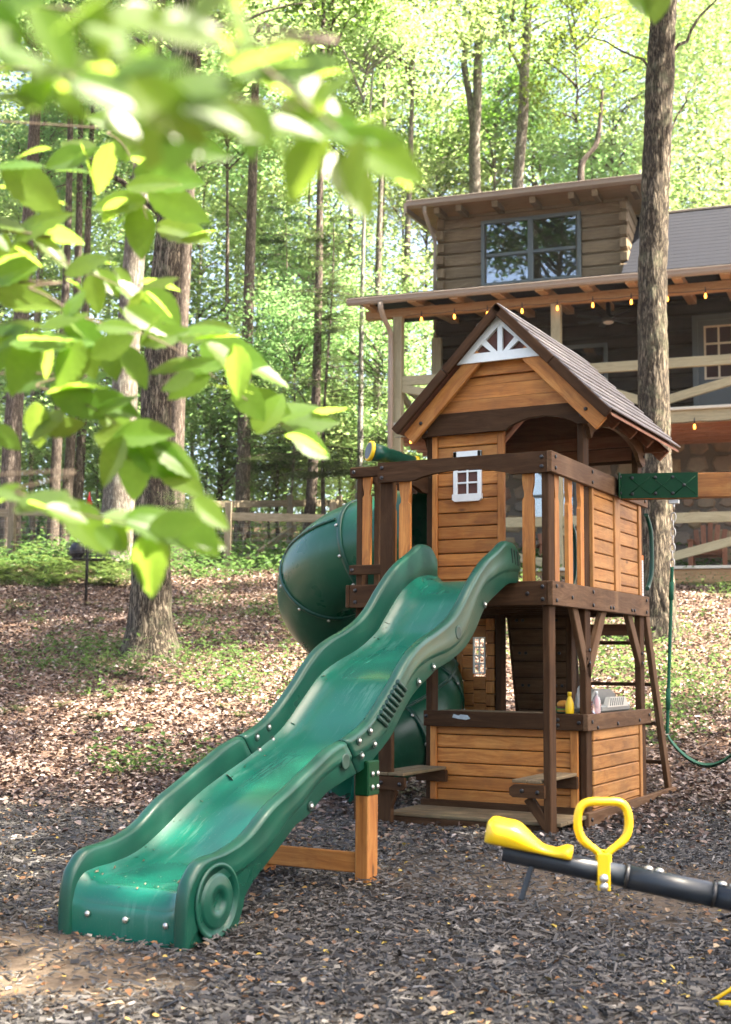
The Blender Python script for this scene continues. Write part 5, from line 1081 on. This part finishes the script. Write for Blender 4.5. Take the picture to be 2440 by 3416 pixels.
# ------------------------------------------------------------------ trees
def trunk_geo(pts, rad, n=16, rough=0.0, flare=0.0, sub=1, seed=0):
    """near-vertical trunk as rings; rough adds bark plates, flare adds root lobes"""
    P = spline([tuple(p) for p in pts], (len(pts)-1)*sub+1) if sub > 1 else np.array(pts, float)
    rr_ = np.interp(np.linspace(0, len(pts)-1, len(P)), np.arange(len(pts)), rad); m = len(P)
    a = np.linspace(0, 2*math.pi, n, endpoint=False)[None]; z = P[:, 2:3]; h = z-P[0, 2]; s1 = seed*1.7
    rad2 = np.repeat(rr_[:, None], n, 1)
    if flare: rad2 = rad2*(1+flare*np.exp(-h/.28)*(.55+.45*np.cos(a*5+s1)))
    if rough:
        gr = np.random.default_rng(seed+500)
        def vn(na, nz, jit):
            G = gr.random((nz, na)); fz = (h/max(h.max(), 1e-6))*(nz-2)+0*a; fa = (a/(2*math.pi)*na+jit*np.sin(h*3.1+a*2)+jit*.7*np.sin(h*7.3+a*5+1)+0*h) % na
            i0_ = np.floor(fz).astype(int); j0 = np.floor(fa).astype(int) % na; tz = fz-i0_; ta = fa-np.floor(fa); tz = tz*tz*(3-2*tz); ta = ta*ta*(3-2*ta); j1 = (j0+1) % na; i1_ = np.minimum(i0_+1, nz-1)
            return (G[i0_, j0]*(1-ta)+G[i0_, j1]*ta)*(1-tz)+(G[i1_, j0]*(1-ta)+G[i1_, j1]*ta)*tz
        ht = h.max(); r1_ = 1-np.abs(2*vn(max(6, n//4), int(ht*3.5)+4, .5)-1); r2_ = vn(max(8, n//2), int(ht*9)+4, .8)
        rad2 = rad2+rough*1.5*(.5-r1_**2)+rough*.9*(r2_-.5)
        rad2 = rad2+.25*rough*np.sin(z*1.3+a*2+s1)
    V_ = np.stack([P[:, 0:1]+rad2*np.cos(a), P[:, 1:2]+rad2*np.sin(a), np.repeat(z, n, 1)], -1).reshape(-1, 3)
    i, k = np.meshgrid(np.arange(m-1), np.arange(n), indexing='ij'); i = i.ravel(); k = k.ravel(); k2 = (k+1) % n
    q = np.stack([i*n+k, i*n+k2, (i+1)*n+k2, (i+1)*n+k], 1); return V_, np.concatenate([q[:, [0, 1, 2]], q[:, [0, 2, 3]]])
def join(parts):
    Vs, Ts, b = [], [], 0
    for V_, T_ in parts: Vs.append(V_); Ts.append(T_+b); b += len(V_)
    return np.concatenate(Vs), np.concatenate(Ts)
def limb_geo(a, b, r0_, r1, n=6, segs=7, sag=.12):
    a = np.array(a, float); b = np.array(b, float); t = np.linspace(0, 1, segs)[:, None]; L_ = np.linalg.norm(b-a)
    P = a+(b-a)*t+np.array([0, 0, 1.0])*(sag*L_*np.sin(t*math.pi))+rng.normal(0, .025*L_, (segs, 3))*np.sin(t*math.pi); P[0] = a; P[-1] = b
    m = MB(); m.tube([tuple(p) for p in P], list(np.linspace(r0_, r1, segs)), n, False); V_ = np.array(m.v); F = np.array(m.f); return V_, np.concatenate([F[:, [0, 1, 2]], F[:, [0, 2, 3]]])
def crown(seed, rx, rz, clumps, per, lsize, mat, name='crown', flat=.55, base=-.5, limbs=26, cr=.75):
    r_ = np.random.default_rng(seed); v = r_.normal(size=(clumps, 3)); v = norm(v)*(r_.random((clumps, 1))**.42); C = v*np.array([rx, rx, rz]); C[:, 2] *= np.where(C[:, 2] < 0, .8, 1)
    C += r_.normal(0, .15*rx, C.shape)*.5
    k = per; cs = np.repeat(C, k, 0); rad = np.repeat(cr*(.6+.8*r_.random(clumps)), k)[:, None]; off = r_.normal(0, 1, (len(cs), 3))*np.array([.62, .62, .38])*rad; X = cs+off
    N = norm(np.stack([r_.normal(0, flat, len(X)), r_.normal(0, flat, len(X)), np.ones(len(X))], 1)); D = r_.normal(0, 1, (len(X), 3)); D[:, 2] = -.35+.3*D[:, 2]
    Ls = lsize*(.6+.8*r_.random(len(X))); V_, T_ = leaf_geo(X, Ls, Ls*.62, N, D, .22, .08)
    tint = np.clip(np.repeat(r_.random(clumps), k)*.5+.5*r_.random(len(X)), 0, 1)
    lm = join([limb_geo((0, 0, min(c[2], rz*.8)-.55*np.hypot(c[0], c[1])), c, .018+.014*np.hypot(c[0], c[1]), .008, 5, 6) for c in C[:limbs]])
    return tri_mesh(name, V_, T_, mat, np.repeat(tint, 2)), lm
CR = [crown(11, 2.9, 4.2, 62, 105, .150, M_LEAF), crown(12, 2.4, 3.4, 50, 105, .145, M_LEAF), crown(13, 3.3, 4.8, 70, 105, .155, M_LEAF), crown(14, 2.6, 4.0, 52, 105, .150, M_LEAFD)]
CRB = crown(21, 4.3, 3.6, 95, 190, .17, M_LEAFC, limbs=40, cr=.85)
CRG = crown(22, 4.6, 3.4, 46, 330, .17, M_LEAFC, limbs=34, cr=.80)  # clumped with wide gaps, shaped to let sun patches through
UND = [crown(31, 1.7, 1.9, 34, 150, .105, M_LEAF, limbs=18, cr=.55), crown(32, 2.1, 1.6, 36, 150, .10, M_LEAF, limbs=18, cr=.55)]
LIMBM = {}
def limb_mesh(idx, lm, mat):
    k = (idx, mat.name)
    if k not in LIMBM: LIMBM[k] = tri_mesh('limbs', lm[0], lm[1], mat, smooth=True)
    return LIMBM[k]
def tree(name, label, pts, rad, mat, crowns, group=None, n=14, rough=0.0, flare=.25, sub=3, seed=0, extra=None, cat='tree'):
    t = thing(name, label, cat, pts[0], group); base = np.array(pts[0], float); pl = [np.array(p, float)-base for p in pts]
    g_ = [trunk_geo(pl, rad, n, rough, flare, sub, seed)]
    for e in (extra or []): g_.append(limb_geo(np.array(e[0])-base, np.array(e[1])-base, e[2], e[3], 8, 9, e[4] if len(e) > 4 else .05))
    V_, T_ = join(g_); put('trunk', tri_mesh('trunk', V_, T_, mat, smooth=True), t, None, True)
    for (ci, off, s_, rz) in crowns:
        me, lm = ci; M = Matrix.Translation(Vector([float(c) for c in off])) @ Matrix.Rotation(rz, 4, 'Z') @ Matrix.Diagonal((s_, s_, s_, 1))
        put('crown', me, t, M, True); put('limbs', limb_mesh(id(me), lm, mat), t, M, True)
    return t
def px_pts(lst, depth):
    """trunk centre line seen at pixels, all at one distance"""
    out = []
    for x_, y_ in lst: d = ray(x_, y_); out.append(CAM+d*(depth/(d @ HD)))
    return out
# the big oak left of the playset
dL = float((TREE_L-CAM) @ HD); pl = px_pts([(500, 2215), (502, 2100), (505, 1950), (508, 1750), (515, 1500), (530, 1250), (548, 1000), (570, 750), (596, 450), (620, 100), (640, -400), (655, -1100)], dL)
OAK = tree('oak_tree', 'large oak tree with furrowed brown trunk flaring at its roots', pl, [.36, .275, .245, .215, .195, .185, .185, .175, .165, .155, .14, .08], M_BARK1, [(CRG, (.9, 1.2, 13.2), 1.0, .4)], n=84, rough=.016, flare=.34, sub=22, seed=1,
     extra=[(pl[7], px_pts([(250, 500)], dL-.4)[0], .05, .02), (pl[8], px_pts([(930, 420)], dL+1.0)[0], .05, .015)])
pq = px_pts([(640, 1690)], dL-.35)[0]; put('leaf_sprig', UND[0][0], OAK, Matrix.Translation(pq) @ Matrix.Diagonal((.17, .17, .12, 1))); lgm = limb_geo(px_pts([(530, 1700)], dL-.15)[0], pq, .012, .004, 5, 6); put('twig', tri_mesh('twig', lgm[0], lgm[1], M_BARK1, smooth=True), OAK)
# the straight oak in front of the cabin
dR = float((TREE_R-CAM) @ HD); pr2 = px_pts([(2196, 2150), (2197, 2050), (2195, 1900), (2190, 1650), (2184, 1400), (2178, 1150), (2178, 900), (2188, 600), (2203, 250), (2216, 0), (2235, -500), (2250, -1200)], dR)
tree('oak_tree', 'straight tall oak trunk standing between the playset and the cabin', pr2, [.27, .235, .215, .205, .205, .200, .195, .19, .185, .175, .16, .09], M_BARK1, [(CRG, (.4, .8, 14.6), 1.0, 2.0), (CRG, (2.6, -4.6, 13.6), .95, .7)], n=72, rough=.014, flare=.22, sub=22, seed=2,  # second crown is added, unseen, to dapple the hillside; the last limb reaches it
     extra=[(pr2[8], px_pts([(1960, 120)], dR-.3)[0], .02, .008), (pr2[8], px_pts([(2420, -30)], dR+.5)[0], .03, .012), (pr2[7], px_pts([(2330, 250)], dR+.5)[0], .02, .007), (pr2[10], pr2[10]+np.array([2.4, -4.2, 3.0]), .08, .02)])
def far(name, label, x0, dep, lean, H, dia, mat, crowns, group=None, seed=0, n=12, bend=.25, extra=None):
    b = ground_depth(x0, dep); lat = RH*(lean/FPX*dep); pts = [b-np.array([0, 0, .15])]
    for k in range(1, 9):
        t = k/8; pts.append(b+np.array([0, 0, H*t])+lat*(H*t/ (1700/FPX*dep))+RH*bend*math.sin(t*5+seed)*.35+HD*bend*.2*math.cos(t*4+seed))
    rd = [dia*.62, dia*.5]+[dia*.5*(1-.85*(k/8)**1.2) for k in range(2, 9)]
    cs = [(CR[c] if isinstance(c, int) else c, pts[-1]*0+np.array([RH[0]*o, RH[1]*o, zc])+lat*(zc/(1700/FPX*dep)), s_, random.random()*6) for c, o, zc, s_ in crowns]
    return tree(name, label, pts, rd, mat, cs, group, n=n, flare=.2, sub=3, seed=seed, rough=.006)
far('leaning_tree', 'thick grey trunk behind the large oak and disc golf basket', 385, 25.2, 75, 17, .58, M_BARK2, [(0, .5, 13, 1.1)], seed=3, n=28)
far('forest_tree', 'brown trunk close behind the large oak on its right', 588, 27.0, 15, 18, .36, M_BARK3, [(1, .3, 14, 1.1)], seed=4, n=20)
far('forest_tree', 'straight reddish brown trunk just behind the fence post', 806, 31.0, 10, 22, .33, M_BARK3, [(2, 0, 17, 1.0)], seed=5, n=20, bend=.1)
far('forest_tree', 'thin dark trunk between the large oak and the reddish brown trunk', 724, 33.0, 6, 15, .15, M_BARK3, [(1, 0, 12, .8)], seed=6)
far('forest_tree', 'slim brown conifer trunk rising above the tube slide', 1022, 29.5, 40, 18, .24, M_BARK3, [(3, 0, 15, .9)], seed=7)
far('pale_tree', 'slender pale lichen spotted trunk beside the cabin downspout', 1180, 30.0, 55, 14, .15, M_BARK4, [(1, -.3, 13, .8)], seed=8)
far('forest_tree', 'grey trunk just left of the cabin downspout', 1252, 34.0, 25, 19, .24, M_BARK2, [(0, 0, 16, 1.0)], seed=9)
far('forest_tree', 'grey trunk seen through the open end of the porch', 1350, 37.0, 12, 20, .27, M_BARK2, [(2, 0, 17, 1.0)], seed=10)
far('forest_tree', 'broad dark trunk beside the left fence post', 30, 28.0, 14, 18, .42, M_BARK3, [(0, 0, 14, 1.0)], seed=11, n=20)
for i, (x_, l_) in enumerate(((172, 0), (205, 20), (240, 34))): far('forest_tree', 'pinkish brown trunk in the close group of three behind the ferns', x_, 29+i*.7, l_, 17, .24, M_BARK3, [(i % 3, 0, 13+i, .9)], 'three pinkish brown trunks behind the ferns', seed=12+i)
far('forest_tree', 'thin leaning trunk between the broad dark trunk and the group of three', 110, 30, -40, 12, .12, M_BARK2, [(1, 0, 10, .7)], seed=16)
b = ground_depth(1575, 40); hgt = lambda p, h_: p+np.array([0, 0, h_])
tree('forked_tree', 'grey forked tree with two upright stems behind the dormer', [b]+px_pts([(1575, 1300), (1580, 900), (1585, 620), (1583, 480), (1592, 350), (1595, 180), (1600, 0), (1605, -300)], 40), [.24, .22, .2, .19, .18, .15, .14, .13, .09], M_BARK2, [(CR[2], (0, 0, 19), 1.0, 0)], n=14, seed=17, extra=[(px_pts([(1583, 480)], 40)[0], px_pts([(1505, -60)], 40)[0], .13, .08, .08)])
tree('forked_tree', 'grey tree with a side branch behind the dormer roof', [ground_depth(1720, 38)]+px_pts([(1720, 1200), (1722, 800), (1730, 580), (1745, 400), (1750, 250), (1760, 100), (1768, -200)], 38), [.22, .2, .19, .17, .16, .15, .13, .09], M_BARK2, [(CR[0], (0, 0, 18), 1.0, 1)], n=14, seed=18, extra=[(px_pts([(1750, 280)], 38)[0], px_pts([(1640, 60)], 38)[0], .07, .03, .1)])
tree('dark_branched_tree', 'dark crooked limb showing above the dormer roof', [ground_depth(1940, 36)]+px_pts([(1940, 1000), (1938, 620), (1945, 540), (1985, 490), (2000, 430), (2010, 300)], 36), [.16, .14, .11, .10, .09, .07, .04], M_BARK3, [(CR[3], (0, 0, 15), .8, 1)], n=12, seed=19)
# forest behind: more trunks, one can tell them apart only by their place
fl_ = 'slender forest trunk standing far back in the green woods'
for i in range(34):
    x_ = -250+i*83+random.uniform(-35, 35); dep = random.uniform(36, 58)
    if 1330 < x_ < 2500: dep = random.uniform(42, 60)
    far('woodland_tree', fl_, x_, dep, random.uniform(-25, 40), random.uniform(15, 23), random.uniform(.11, .25), random.choice((M_BARK2, M_BARK3, M_BARK2)), [(random.randrange(4), 0, random.uniform(11, 18), random.uniform(.85, 1.15))], 'slender trunks far back in the woods', seed=30+i, n=8)
# understory saplings beyond and beside the fence
for i, (x_, dep, zc, s_) in enumerate(((-60, 30, 3.2, 1.0), (120, 34, 4.6, 1.1), (330, 31, 3.4, 1.0), (690, 33, 4.2, 1.1), (900, 34, 3.0, 1.0), (960, 31, 5.6, 1.0), (1120, 33, 4.0, 1.1), (1260, 31, 5.4, .9), (640, 36, 7.4, 1.2), (1330, 36, 7.0, 1.2), (420, 35, 7.8, 1.2), (840, 40, 9.5, 1.3), (60, 38, 8.5, 1.3), (1020, 38, 8.4, 1.2))):
    far('sapling', 'slim understory sapling with pale green leaves beyond the fence', x_, dep, random.uniform(-20, 30), zc+1.2, .07, M_BARK2, [(UND[i % 2], 0, zc, s_), (UND[(i+1) % 2], .4, zc*.55+.3, s_*.7)], 'understory saplings beyond the fence', seed=70+i, n=7)
# small seedling tree in leaf beside the oak
# hemlock with flat sprays
def hemlock():
    X = []; Dv = []; r_ = np.random.default_rng(5); lb = []
    for k in range(70):
        z = 2.2+7.5*r_.random(); a = r_.random()*6.283; L_ = (1-(z-2)/9)*2.2*(.6+.5*r_.random())+.3; dr = np.array([math.cos(a), math.sin(a), -.12]); tip = np.array([0, 0, z])+dr*L_; lb.append(limb_geo((0, 0, z), tip, .018, .004, 4, 5, .04))
        m = int(150*L_); t = r_.random(m)**.7; sp_ = r_.normal(0, .16*L_**.5, m)*(.35+t); X.append(np.array([0, 0, z])+dr*L_*t[:, None]+np.stack([-np.sin(a)*sp_, np.cos(a)*sp_, r_.normal(-.03, .03, m)], 1)); an = a+np.sign(sp_)*.9
        Dv.append(np.stack([np.cos(an), np.sin(an), -.2+0*an], 1))
    X = np.concatenate(X); Dv = np.concatenate(Dv); N = np.stack([r_.normal(0, .3, len(X)), r_.normal(0, .3, len(X)), np.ones(len(X))], 1); V_, T_ = leaf_geo(X, .13, .030, N, Dv, .05)
    return tri_mesh('crown', V_, T_, M_NEEDLE, np.repeat(r_.random(len(X)), 2)), join(lb)
HEM = hemlock()
for i, (x_, dep, s_) in enumerate(((1085, 28.5, .85), (930, 33, .95))): far('hemlock_tree', ('feathery grey green hemlock rising behind the tube slide', 'feathery grey green hemlock behind the far fence')[i], x_, dep, 4, 9*s_, .10, M_BARK3, [(HEM, 0, 0, s_)], 'young hemlocks', seed=110+i, n=8)
# unseen trees added past the right edge to shade playset and mulch
for i, (x_, y_, zc, s_, lab) in enumerate(((7.6, 3.9, 11.8, 1.0, 'unseen tree added beyond the swing end to shade the playset'), (10.0, 1.0, 11.6, .95, 'unseen tree added far to the side of the seesaw to shade the mulch'))):
    b = np.array([x_, y_, float(gz(x_, y_))]); tree('added_shade_tree', lab, [b, hgt(b, 3), hgt(b, 7), hgt(b, zc+1.5)], [.26, .2, .17, .08], M_BARK1, [((CRB, CRG)[i], (0, 0, zc), s_, i*1.3), (CR[2], (.6, -1.0, zc+1.5), .9, i)], seed=120+i, n=16)

# the wood behind, one mass of leaves
def woodland():
    r_ = np.random.default_rng(77); nC = 1560; per = 105; dep = 33+30*r_.random(nC)**.8; px = r_.uniform(-260, 2700, nC); lat = (px-1220)/FPX*dep
    zt = r_.beta(.95, 1.5, nC)*27
    px[-330:] = r_.uniform(2130, 2760, 330); dep[-330:] = r_.uniform(40, 56, 330); zt[-330:] = r_.uniform(7, 24, 330); lat = (px-1220)/FPX*dep
    k2 = 260; px = np.concatenate([px, r_.uniform(-1100, -260, k2)]); dep = np.concatenate([dep, r_.uniform(34, 56, k2)]); zt = np.concatenate([zt, r_.beta(.95, 1.5, k2)*26]); lat = (px-1220)/FPX*dep
    X, Y = sd(lat, dep); Z = gz(X, Y)+.4+zt
    keep = ~((px > 1300) & (dep < 40)); X, Y, Z, dep = X[keep], Y[keep], Z[keep], dep[keep]; nC = len(X)
    # open gaps to the sky near the top
    gp_ = vnoise(X, Z*1.3, .22, 4); keep = ~((Z > 13) & (gp_ > .42)); X, Y, Z, dep = X[keep], Y[keep], Z[keep], dep[keep]; nC = len(X)
    rad = np.repeat(.8+.9*r_.random(nC), per)[:, None]; C = np.repeat(np.stack([X, Y, Z], 1), per, 0); P = C+r_.normal(0, 1, C.shape)*np.array([.75, .75, .42])*rad
    N = norm(np.stack([r_.normal(0, .55, len(P)), r_.normal(0, .55, len(P)), np.ones(len(P))], 1)); D = r_.normal(0, 1, (len(P), 3)); D[:, 2] *= .5
    L_ = .20*(.6+.8*r_.random(len(P)))*np.repeat(dep/42, per); V_, T_ = leaf_geo(P, L_, L_*.62, N, D, .2, .06)
    return tri_mesh('distant_woods', V_, T_, M_LEAF, np.repeat(np.clip(np.repeat(r_.random(nC), per)*.55+.45*r_.random(len(P)), 0, 1), 2))
tag(put('distant_woods', woodland()), 'bright green woods closing the view behind fence and cabin', 'woods', kind='stuff')
def thicket():
    r_ = np.random.default_rng(78); nC = 260; per = 100; dep = r_.uniform(30, 42, nC); px = r_.uniform(-250, 1400, nC); lat = (px-1220)/FPX*dep; X, Y = sd(lat, dep); Z = gz(X, Y)+r_.beta(1.1, 1.8, nC)*4.5
    C = np.repeat(np.stack([X, Y, Z], 1), per, 0); P = C+r_.normal(0, 1, C.shape)*np.array([.8, .8, .5]); N = norm(np.stack([r_.normal(0, .5, len(P)), r_.normal(0, .5, len(P)), np.ones(len(P))], 1)); D = r_.normal(0, 1, (len(P), 3)); D[:, 2] *= .5
    L_ = .14*(.6+.8*r_.random(len(P))); V_, T_ = leaf_geo(P, L_, L_*.55, N, D, .2); return tri_mesh('thicket', V_, T_, M_LEAF, np.repeat(r_.random(len(P)), 2))
tag(put('thicket', thicket()), 'dark leafy thicket at the forest edge behind the fence', 'thicket', kind='stuff')

# ------------------------------------------------------------------ young beech whose branches hang into the view
bt = CAM-RH*2.6+HD*2.4; bt[2] = float(gz(bt[0], bt[1]))
BE = thing('beech_sapling', 'young beech with bright translucent leaves hanging in front of the woods', 'tree', bt)
put('trunk', MB().tube([bt+np.array([0, 0, -.1]), bt+np.array([.02, 0, .8]), bt+np.array([.0, .03, 1.8]), bt+np.array([.05, .02, 3.0]), bt+np.array([.03, .05, 4.2])], [.075, .062, .052, .040, .02], 14).me('trunk', M_BARK2), BE)
def leafmesh(seed, w_=.58):
    """beech leaf: pointed oval, pleated, arched, toothed edge; base at origin, length 1 along X"""
    r_ = random.Random(seed); n_ = 13; rows = []; arch = r_.uniform(.02, .12); fold = r_.uniform(.06, .22); tw = r_.uniform(-.2, .2)
    for i in range(n_+1):
        t = i/n_; hw = w_*.5*(math.sin(math.pi*t**.82)**.80)*(1-.10*t)+(.006 if i in (0, n_) else 0); hw *= 1+(.05 if i % 2 else -.03)
        rr_ = []
        for j in range(-3, 4):
            u = j/3; z = fold*abs(u)*hw+.010*math.cos(i*math.pi)*abs(u)-arch*(t*t)+tw*u*hw*t; rr_.append((t, u*hw, z))
        rows.append(rr_)
    m = MB().grid(np.array(rows)); me = m.me('leaf', M_NEAR, False)
    a = me.attributes.new('tint', 'FLOAT', 'FACE'); tv = r_.uniform(.35, 1.0); a.data.foreach_set('value', [min(1, max(0, tv+r_.uniform(-.08, .08))) for _ in me.polygons]); return me
LV = [leafmesh(k, .56+.03*(k % 4)) for k in range(10)]
lrng = random.Random(5)
def leaf_at(parent, p, ang, length, pitch, roll, face=0.0):
    """leaf whose base is at p; ang in the picture plane (0 right, 90 up), pitch towards (+) or away from the camera"""
    dr = Vector(RT)*math.cos(ang)*math.cos(pitch)+Vector(UP)*math.sin(ang)*math.cos(pitch)-Vector(FW)*math.sin(pitch); dr.normalize()
    zc = Vector((0, 0, 1)); zc = (zc*math.cos(roll)+Vector(-FW)*math.sin(roll)); z = zc-dr*zc.dot(dr)
    if z.length < .05: z = Vector(-FW)-dr*Vector(-FW).dot(dr)
    z.normalize(); y = z.cross(dr); M = Matrix(((dr.x*length, y.x*length, z.x*length, p[0]), (dr.y*length, y.y*length, z.y*length, p[1]), (dr.z*length, y.z*length, z.z*length, p[2]), (0, 0, 0, 1)))
    return put('leaf', lrng.choice(LV), parent, M)
ZF = .862
def branch(start_h, path, dep, r0_, leaves):
    """twig through pixels of the left zoom, rooted at the trunk; leaves: (x, y, angle deg, length px)"""
    pts = [tuple(bt+np.array([.03, .02, start_h]))]+[tuple(at(x_*ZF, y_*ZF, d_)) for (x_, y_), d_ in zip(path, dep)]
    P = spline(pts, len(pts)*7); bm = MB().tube([tuple(p) for p in P], list(np.linspace(r0_*.34, .0007, len(P))), 7)
    o = put('branch', bm.me('branch', M_TWIG), BE); dl = dict(); mean = dep
    for (x_, y_, an, ln, *rest) in leaves:
        dd_ = rest[0] if rest else float(np.interp(x_, [q_[0] for q_ in path], dep)); rl = rest[1] if len(rest) > 1 else lrng.uniform(.55, 1.25)
        dd_ += lrng.uniform(-.06, .06); a = R(an); L_ = ln*ZF/FPX*dd_*1.12; p = at((x_-math.cos(a)*ln*.5)*ZF, (y_+math.sin(a)*ln*.5)*ZF, dd_)
        leaf_at(o, p, a, L_, lrng.uniform(-.35, .35), rl)
        x2, y2, a2, l2 = x_+lrng.uniform(-95, 80), y_+lrng.uniform(-80, 60), a+lrng.uniform(-.9, .9), ln*lrng.uniform(.7, 1.0); d2 = dd_+lrng.uniform(-.08, .15)
        leaf_at(o, at((x2-math.cos(a2)*l2*.5)*ZF, (y2+math.sin(a2)*l2*.5)*ZF, d2), a2, l2*ZF/FPX*d2*1.12, lrng.uniform(-.6, .6), lrng.uniform(-.2, 1.0))
    return o
branch(2.3, [(-250, 250), (150, 300), (520, 330), (900, 380), (1150, 420)], [1.5, 1.2, 1.0, .95, .95], .010, [
    (60, 60, 20, 330, 0.89), (200, 130, -60, 260, 0.84), (330, 60, 30, 300, 0.84), (420, 130, -50, 300, 0.79), (560, 60, 10, 320, 0.79), (700, 110, -15, 300, 0.79), (830, 50, 40, 300, 0.74), (920, 80, -60, 220, 0.74), (110, 230, -20, 330, 0.89), (300, 260, 15, 360, 0.84),
    (420, 350, -15, 330, 0.84), (560, 280, 10, 300, 0.84), (640, 420, -40, 360, 0.84), (760, 330, 10, 360, 0.79), (860, 450, -30, 300, 0.84), (640, 520, -110, 300, 0.89), (170, 340, -100, 160, 0.94), (270, 400, -40, 150, 0.94), (60, 380, 160, 260, 0.94), (960, 200, 20, 300, 0.79), (500, 470, -70, 220, 0.94), (740, 560, -10, 260, 1.14), (1000, 470, -60, 200, 0.99), (20, 140, 100, 260, 0.84), (-30, 300, 200, 240, 0.94)])
branch(2.5, [(500, 60), (900, 180), (1200, 420), (1400, 560), (1500, 620)], [1.25, 1.1, 1.1, 1.12, 1.15], .008, [
    (1010, 290, -20, 300), (1150, 320, -30, 330), (1200, 270, 10, 220), (1290, 350, 40, 180), (1170, 640, -110, 260), (1180, 480, -50, 260), (1360, 720, -62, 290), (1470, 590, -28, 330), (1320, 520, -20, 260), (1080, 220, 60, 200), (1430, 540, -15, 260)])
branch(2.2, [(150, 480), (420, 520), (520, 640), (545, 760), (570, 850)], [2.5, 2.4, 2.4, 2.4, 2.4], .007, [
    (440, 480, 170, 170), (580, 560, 25, 170), (400, 640, -115, 190), (640, 680, -8, 250), (480, 560, 100, 140), (475, 790, 190, 190), (545, 890, -85, 200), (680, 790, -25, 240), (705, 900, -18, 210), (600, 740, -30, 150), (275, 620, 200, 170), (300, 560, 160, 160)])
branch(2.0, [(-150, 880), (60, 930), (280, 1030), (450, 1100), (640, 1200)], [2.2, 2.2, 2.2, 2.3, 2.3], .007, [
    (110, 720, -40, 260), (60, 640, 10, 180), (160, 880, 25, 230), (190, 960, -40, 170), (80, 1010, -95, 160), (330, 1030, 20, 170), (420, 1095, -50, 140), (500, 1130, -35, 150), (600, 1120, 30, 170), (630, 1190, -45, 190), (540, 1200, -95, 150), (370, 1130, -80, 150), (20, 870, 160, 160)])
branch(1.75, [(-150, 1090), (120, 1120), (330, 1230), (620, 1320), (860, 1480), (1060, 1620), (1230, 1720)], [2.2, 2.15, 2.1, 2.15, 2.3, 2.4, 2.4], .008, [
    (60, 1055, 15, 200), (90, 1150, -10, 230), (240, 1240, 20, 180), (330, 1290, -40, 190), (190, 1320, 5, 300), (30, 1290, 10, 260), (95, 1410, -110, 220), (350, 1390, -70, 160), (520, 1410, -60, 170), (560, 1235, -30, 180), (630, 1300, 20, 190), (690, 1420, -175, 190), (740, 1490, -150, 170), (770, 1290, 5, 260), (890, 1370, -15, 250), (1000, 1430, -22, 230), (880, 1400, -40, 220), (960, 1545, -50, 170), (1110, 1600, 15, 220), (1190, 1640, 5, 200), (1200, 1720, -30, 170), (1030, 1560, -20, 170), (430, 1340, 30, 170), (270, 1400, -120, 190)])
branch(1.5, [(-150, 1450), (150, 1500), (380, 1590), (560, 1740), (740, 1890)], [2.3, 2.25, 2.2, 2.2, 2.2], .007, [
    (290, 1545, -30, 220), (430, 1570, -15, 220), (450, 1640, -40, 210), (240, 1650, 15, 150), (490, 1715, -12, 260), (600, 1770, -25, 250), (690, 1840, -35, 210), (520, 1820, -95, 200), (140, 1640, -90, 170), (350, 1480, 25, 190), (120, 1470, 200, 190), (20, 1690, -40, 130)])
branch(1.2, [(-150, 1850), (60, 1905), (270, 1980), (470, 2020), (700, 2060)], [1.8, 1.75, 1.7, 1.65, 1.65], .006, [
    (60, 1910, -15, 150), (190, 1940, -5, 230), (330, 2030, -50, 230), (420, 2085, -40, 130), (490, 2010, -8, 190), (600, 2055, -20, 240), (670, 2030, 5, 190), (760, 2060, -45, 210), (590, 2150, -100, 230), (790, 2090, -20, 150), (250, 1990, -20, 160)])
# sapling top out of view, added to shade the leaves below
for k in range(6):
    zb = 2.5+.22*k; a = k*.9; tipd = np.array([math.cos(a), math.sin(a), .35])*random.uniform(.7, 1.2)+RH*.35; s0 = bt+np.array([.03, .02, zb]); P = [tuple(s0+tipd*t+np.array([0, 0, -.12*t*t])) for t in (0, .3, .6, 1.0)]
    o = put('branch', MB().tube(P, [.008, .006, .004, .0015], 6).me('branch', M_TWIG), BE)
    for j in range(9): p = s0+tipd*(.25+.07*j)+np.array([0, 0, -.12*(.25+.07*j)**2]); leaf_at(o, p, random.random()*6.28, random.uniform(.07, .11), random.uniform(-.8, .8), random.uniform(-.4, .8))
# sprig entering from the oak's low branch at the top edge
sp_ = thing('leaf_sprig', 'blurred green leaf sprig hanging at the top beside the straight oak', 'leaf sprig', tuple(at(2170, -40, 2.0)))
ob = put('twig', MB().tube([tuple(at(2300, -420, 2.1)), tuple(at(2230, -200, 2.0)), tuple(at(2165, -45, 2.0))], [.004, .003, .0015], 6).me('twig', M_TWIG), sp_)
for x_, y_, an, ln in ((2120, 5, -60, 150), (2190, 10, -100, 170), (2150, -60, -30, 150)):
    a = R(an); leaf_at(ob, at(x_-math.cos(a)*ln*.5, y_+math.sin(a)*ln*.5, 2.0), a, ln/FPX*2.0, .2, .9)

# ------------------------------------------------------------------ hazy summer air
def haze():
    m = bpy.data.materials.new('haze_air'); m.use_nodes = True; n_ = m.node_tree; n_.nodes.remove(n_.nodes['Principled BSDF'])
    v = nd(n_, 'ShaderNodeVolumePrincipled', {'Color': (.95, .97, .93, 1), 'Density': HAZE, 'Anisotropy': .2}); n_.links.new(v.outputs[0], n_.nodes['Material Output'].inputs['Volume']); return m
HAZE = .00022
c = CAM+HD*40; hm = MB().box(-95, 95, -75, 75, -2.0, 36, .01).me('haze', haze())
tag(put('haze', hm, None, Matrix.Translation((c[0], c[1], 0)) @ Matrix.Rotation(YAW, 4, 'Z')), 'pale summer haze in the air', 'haze', kind='stuff')
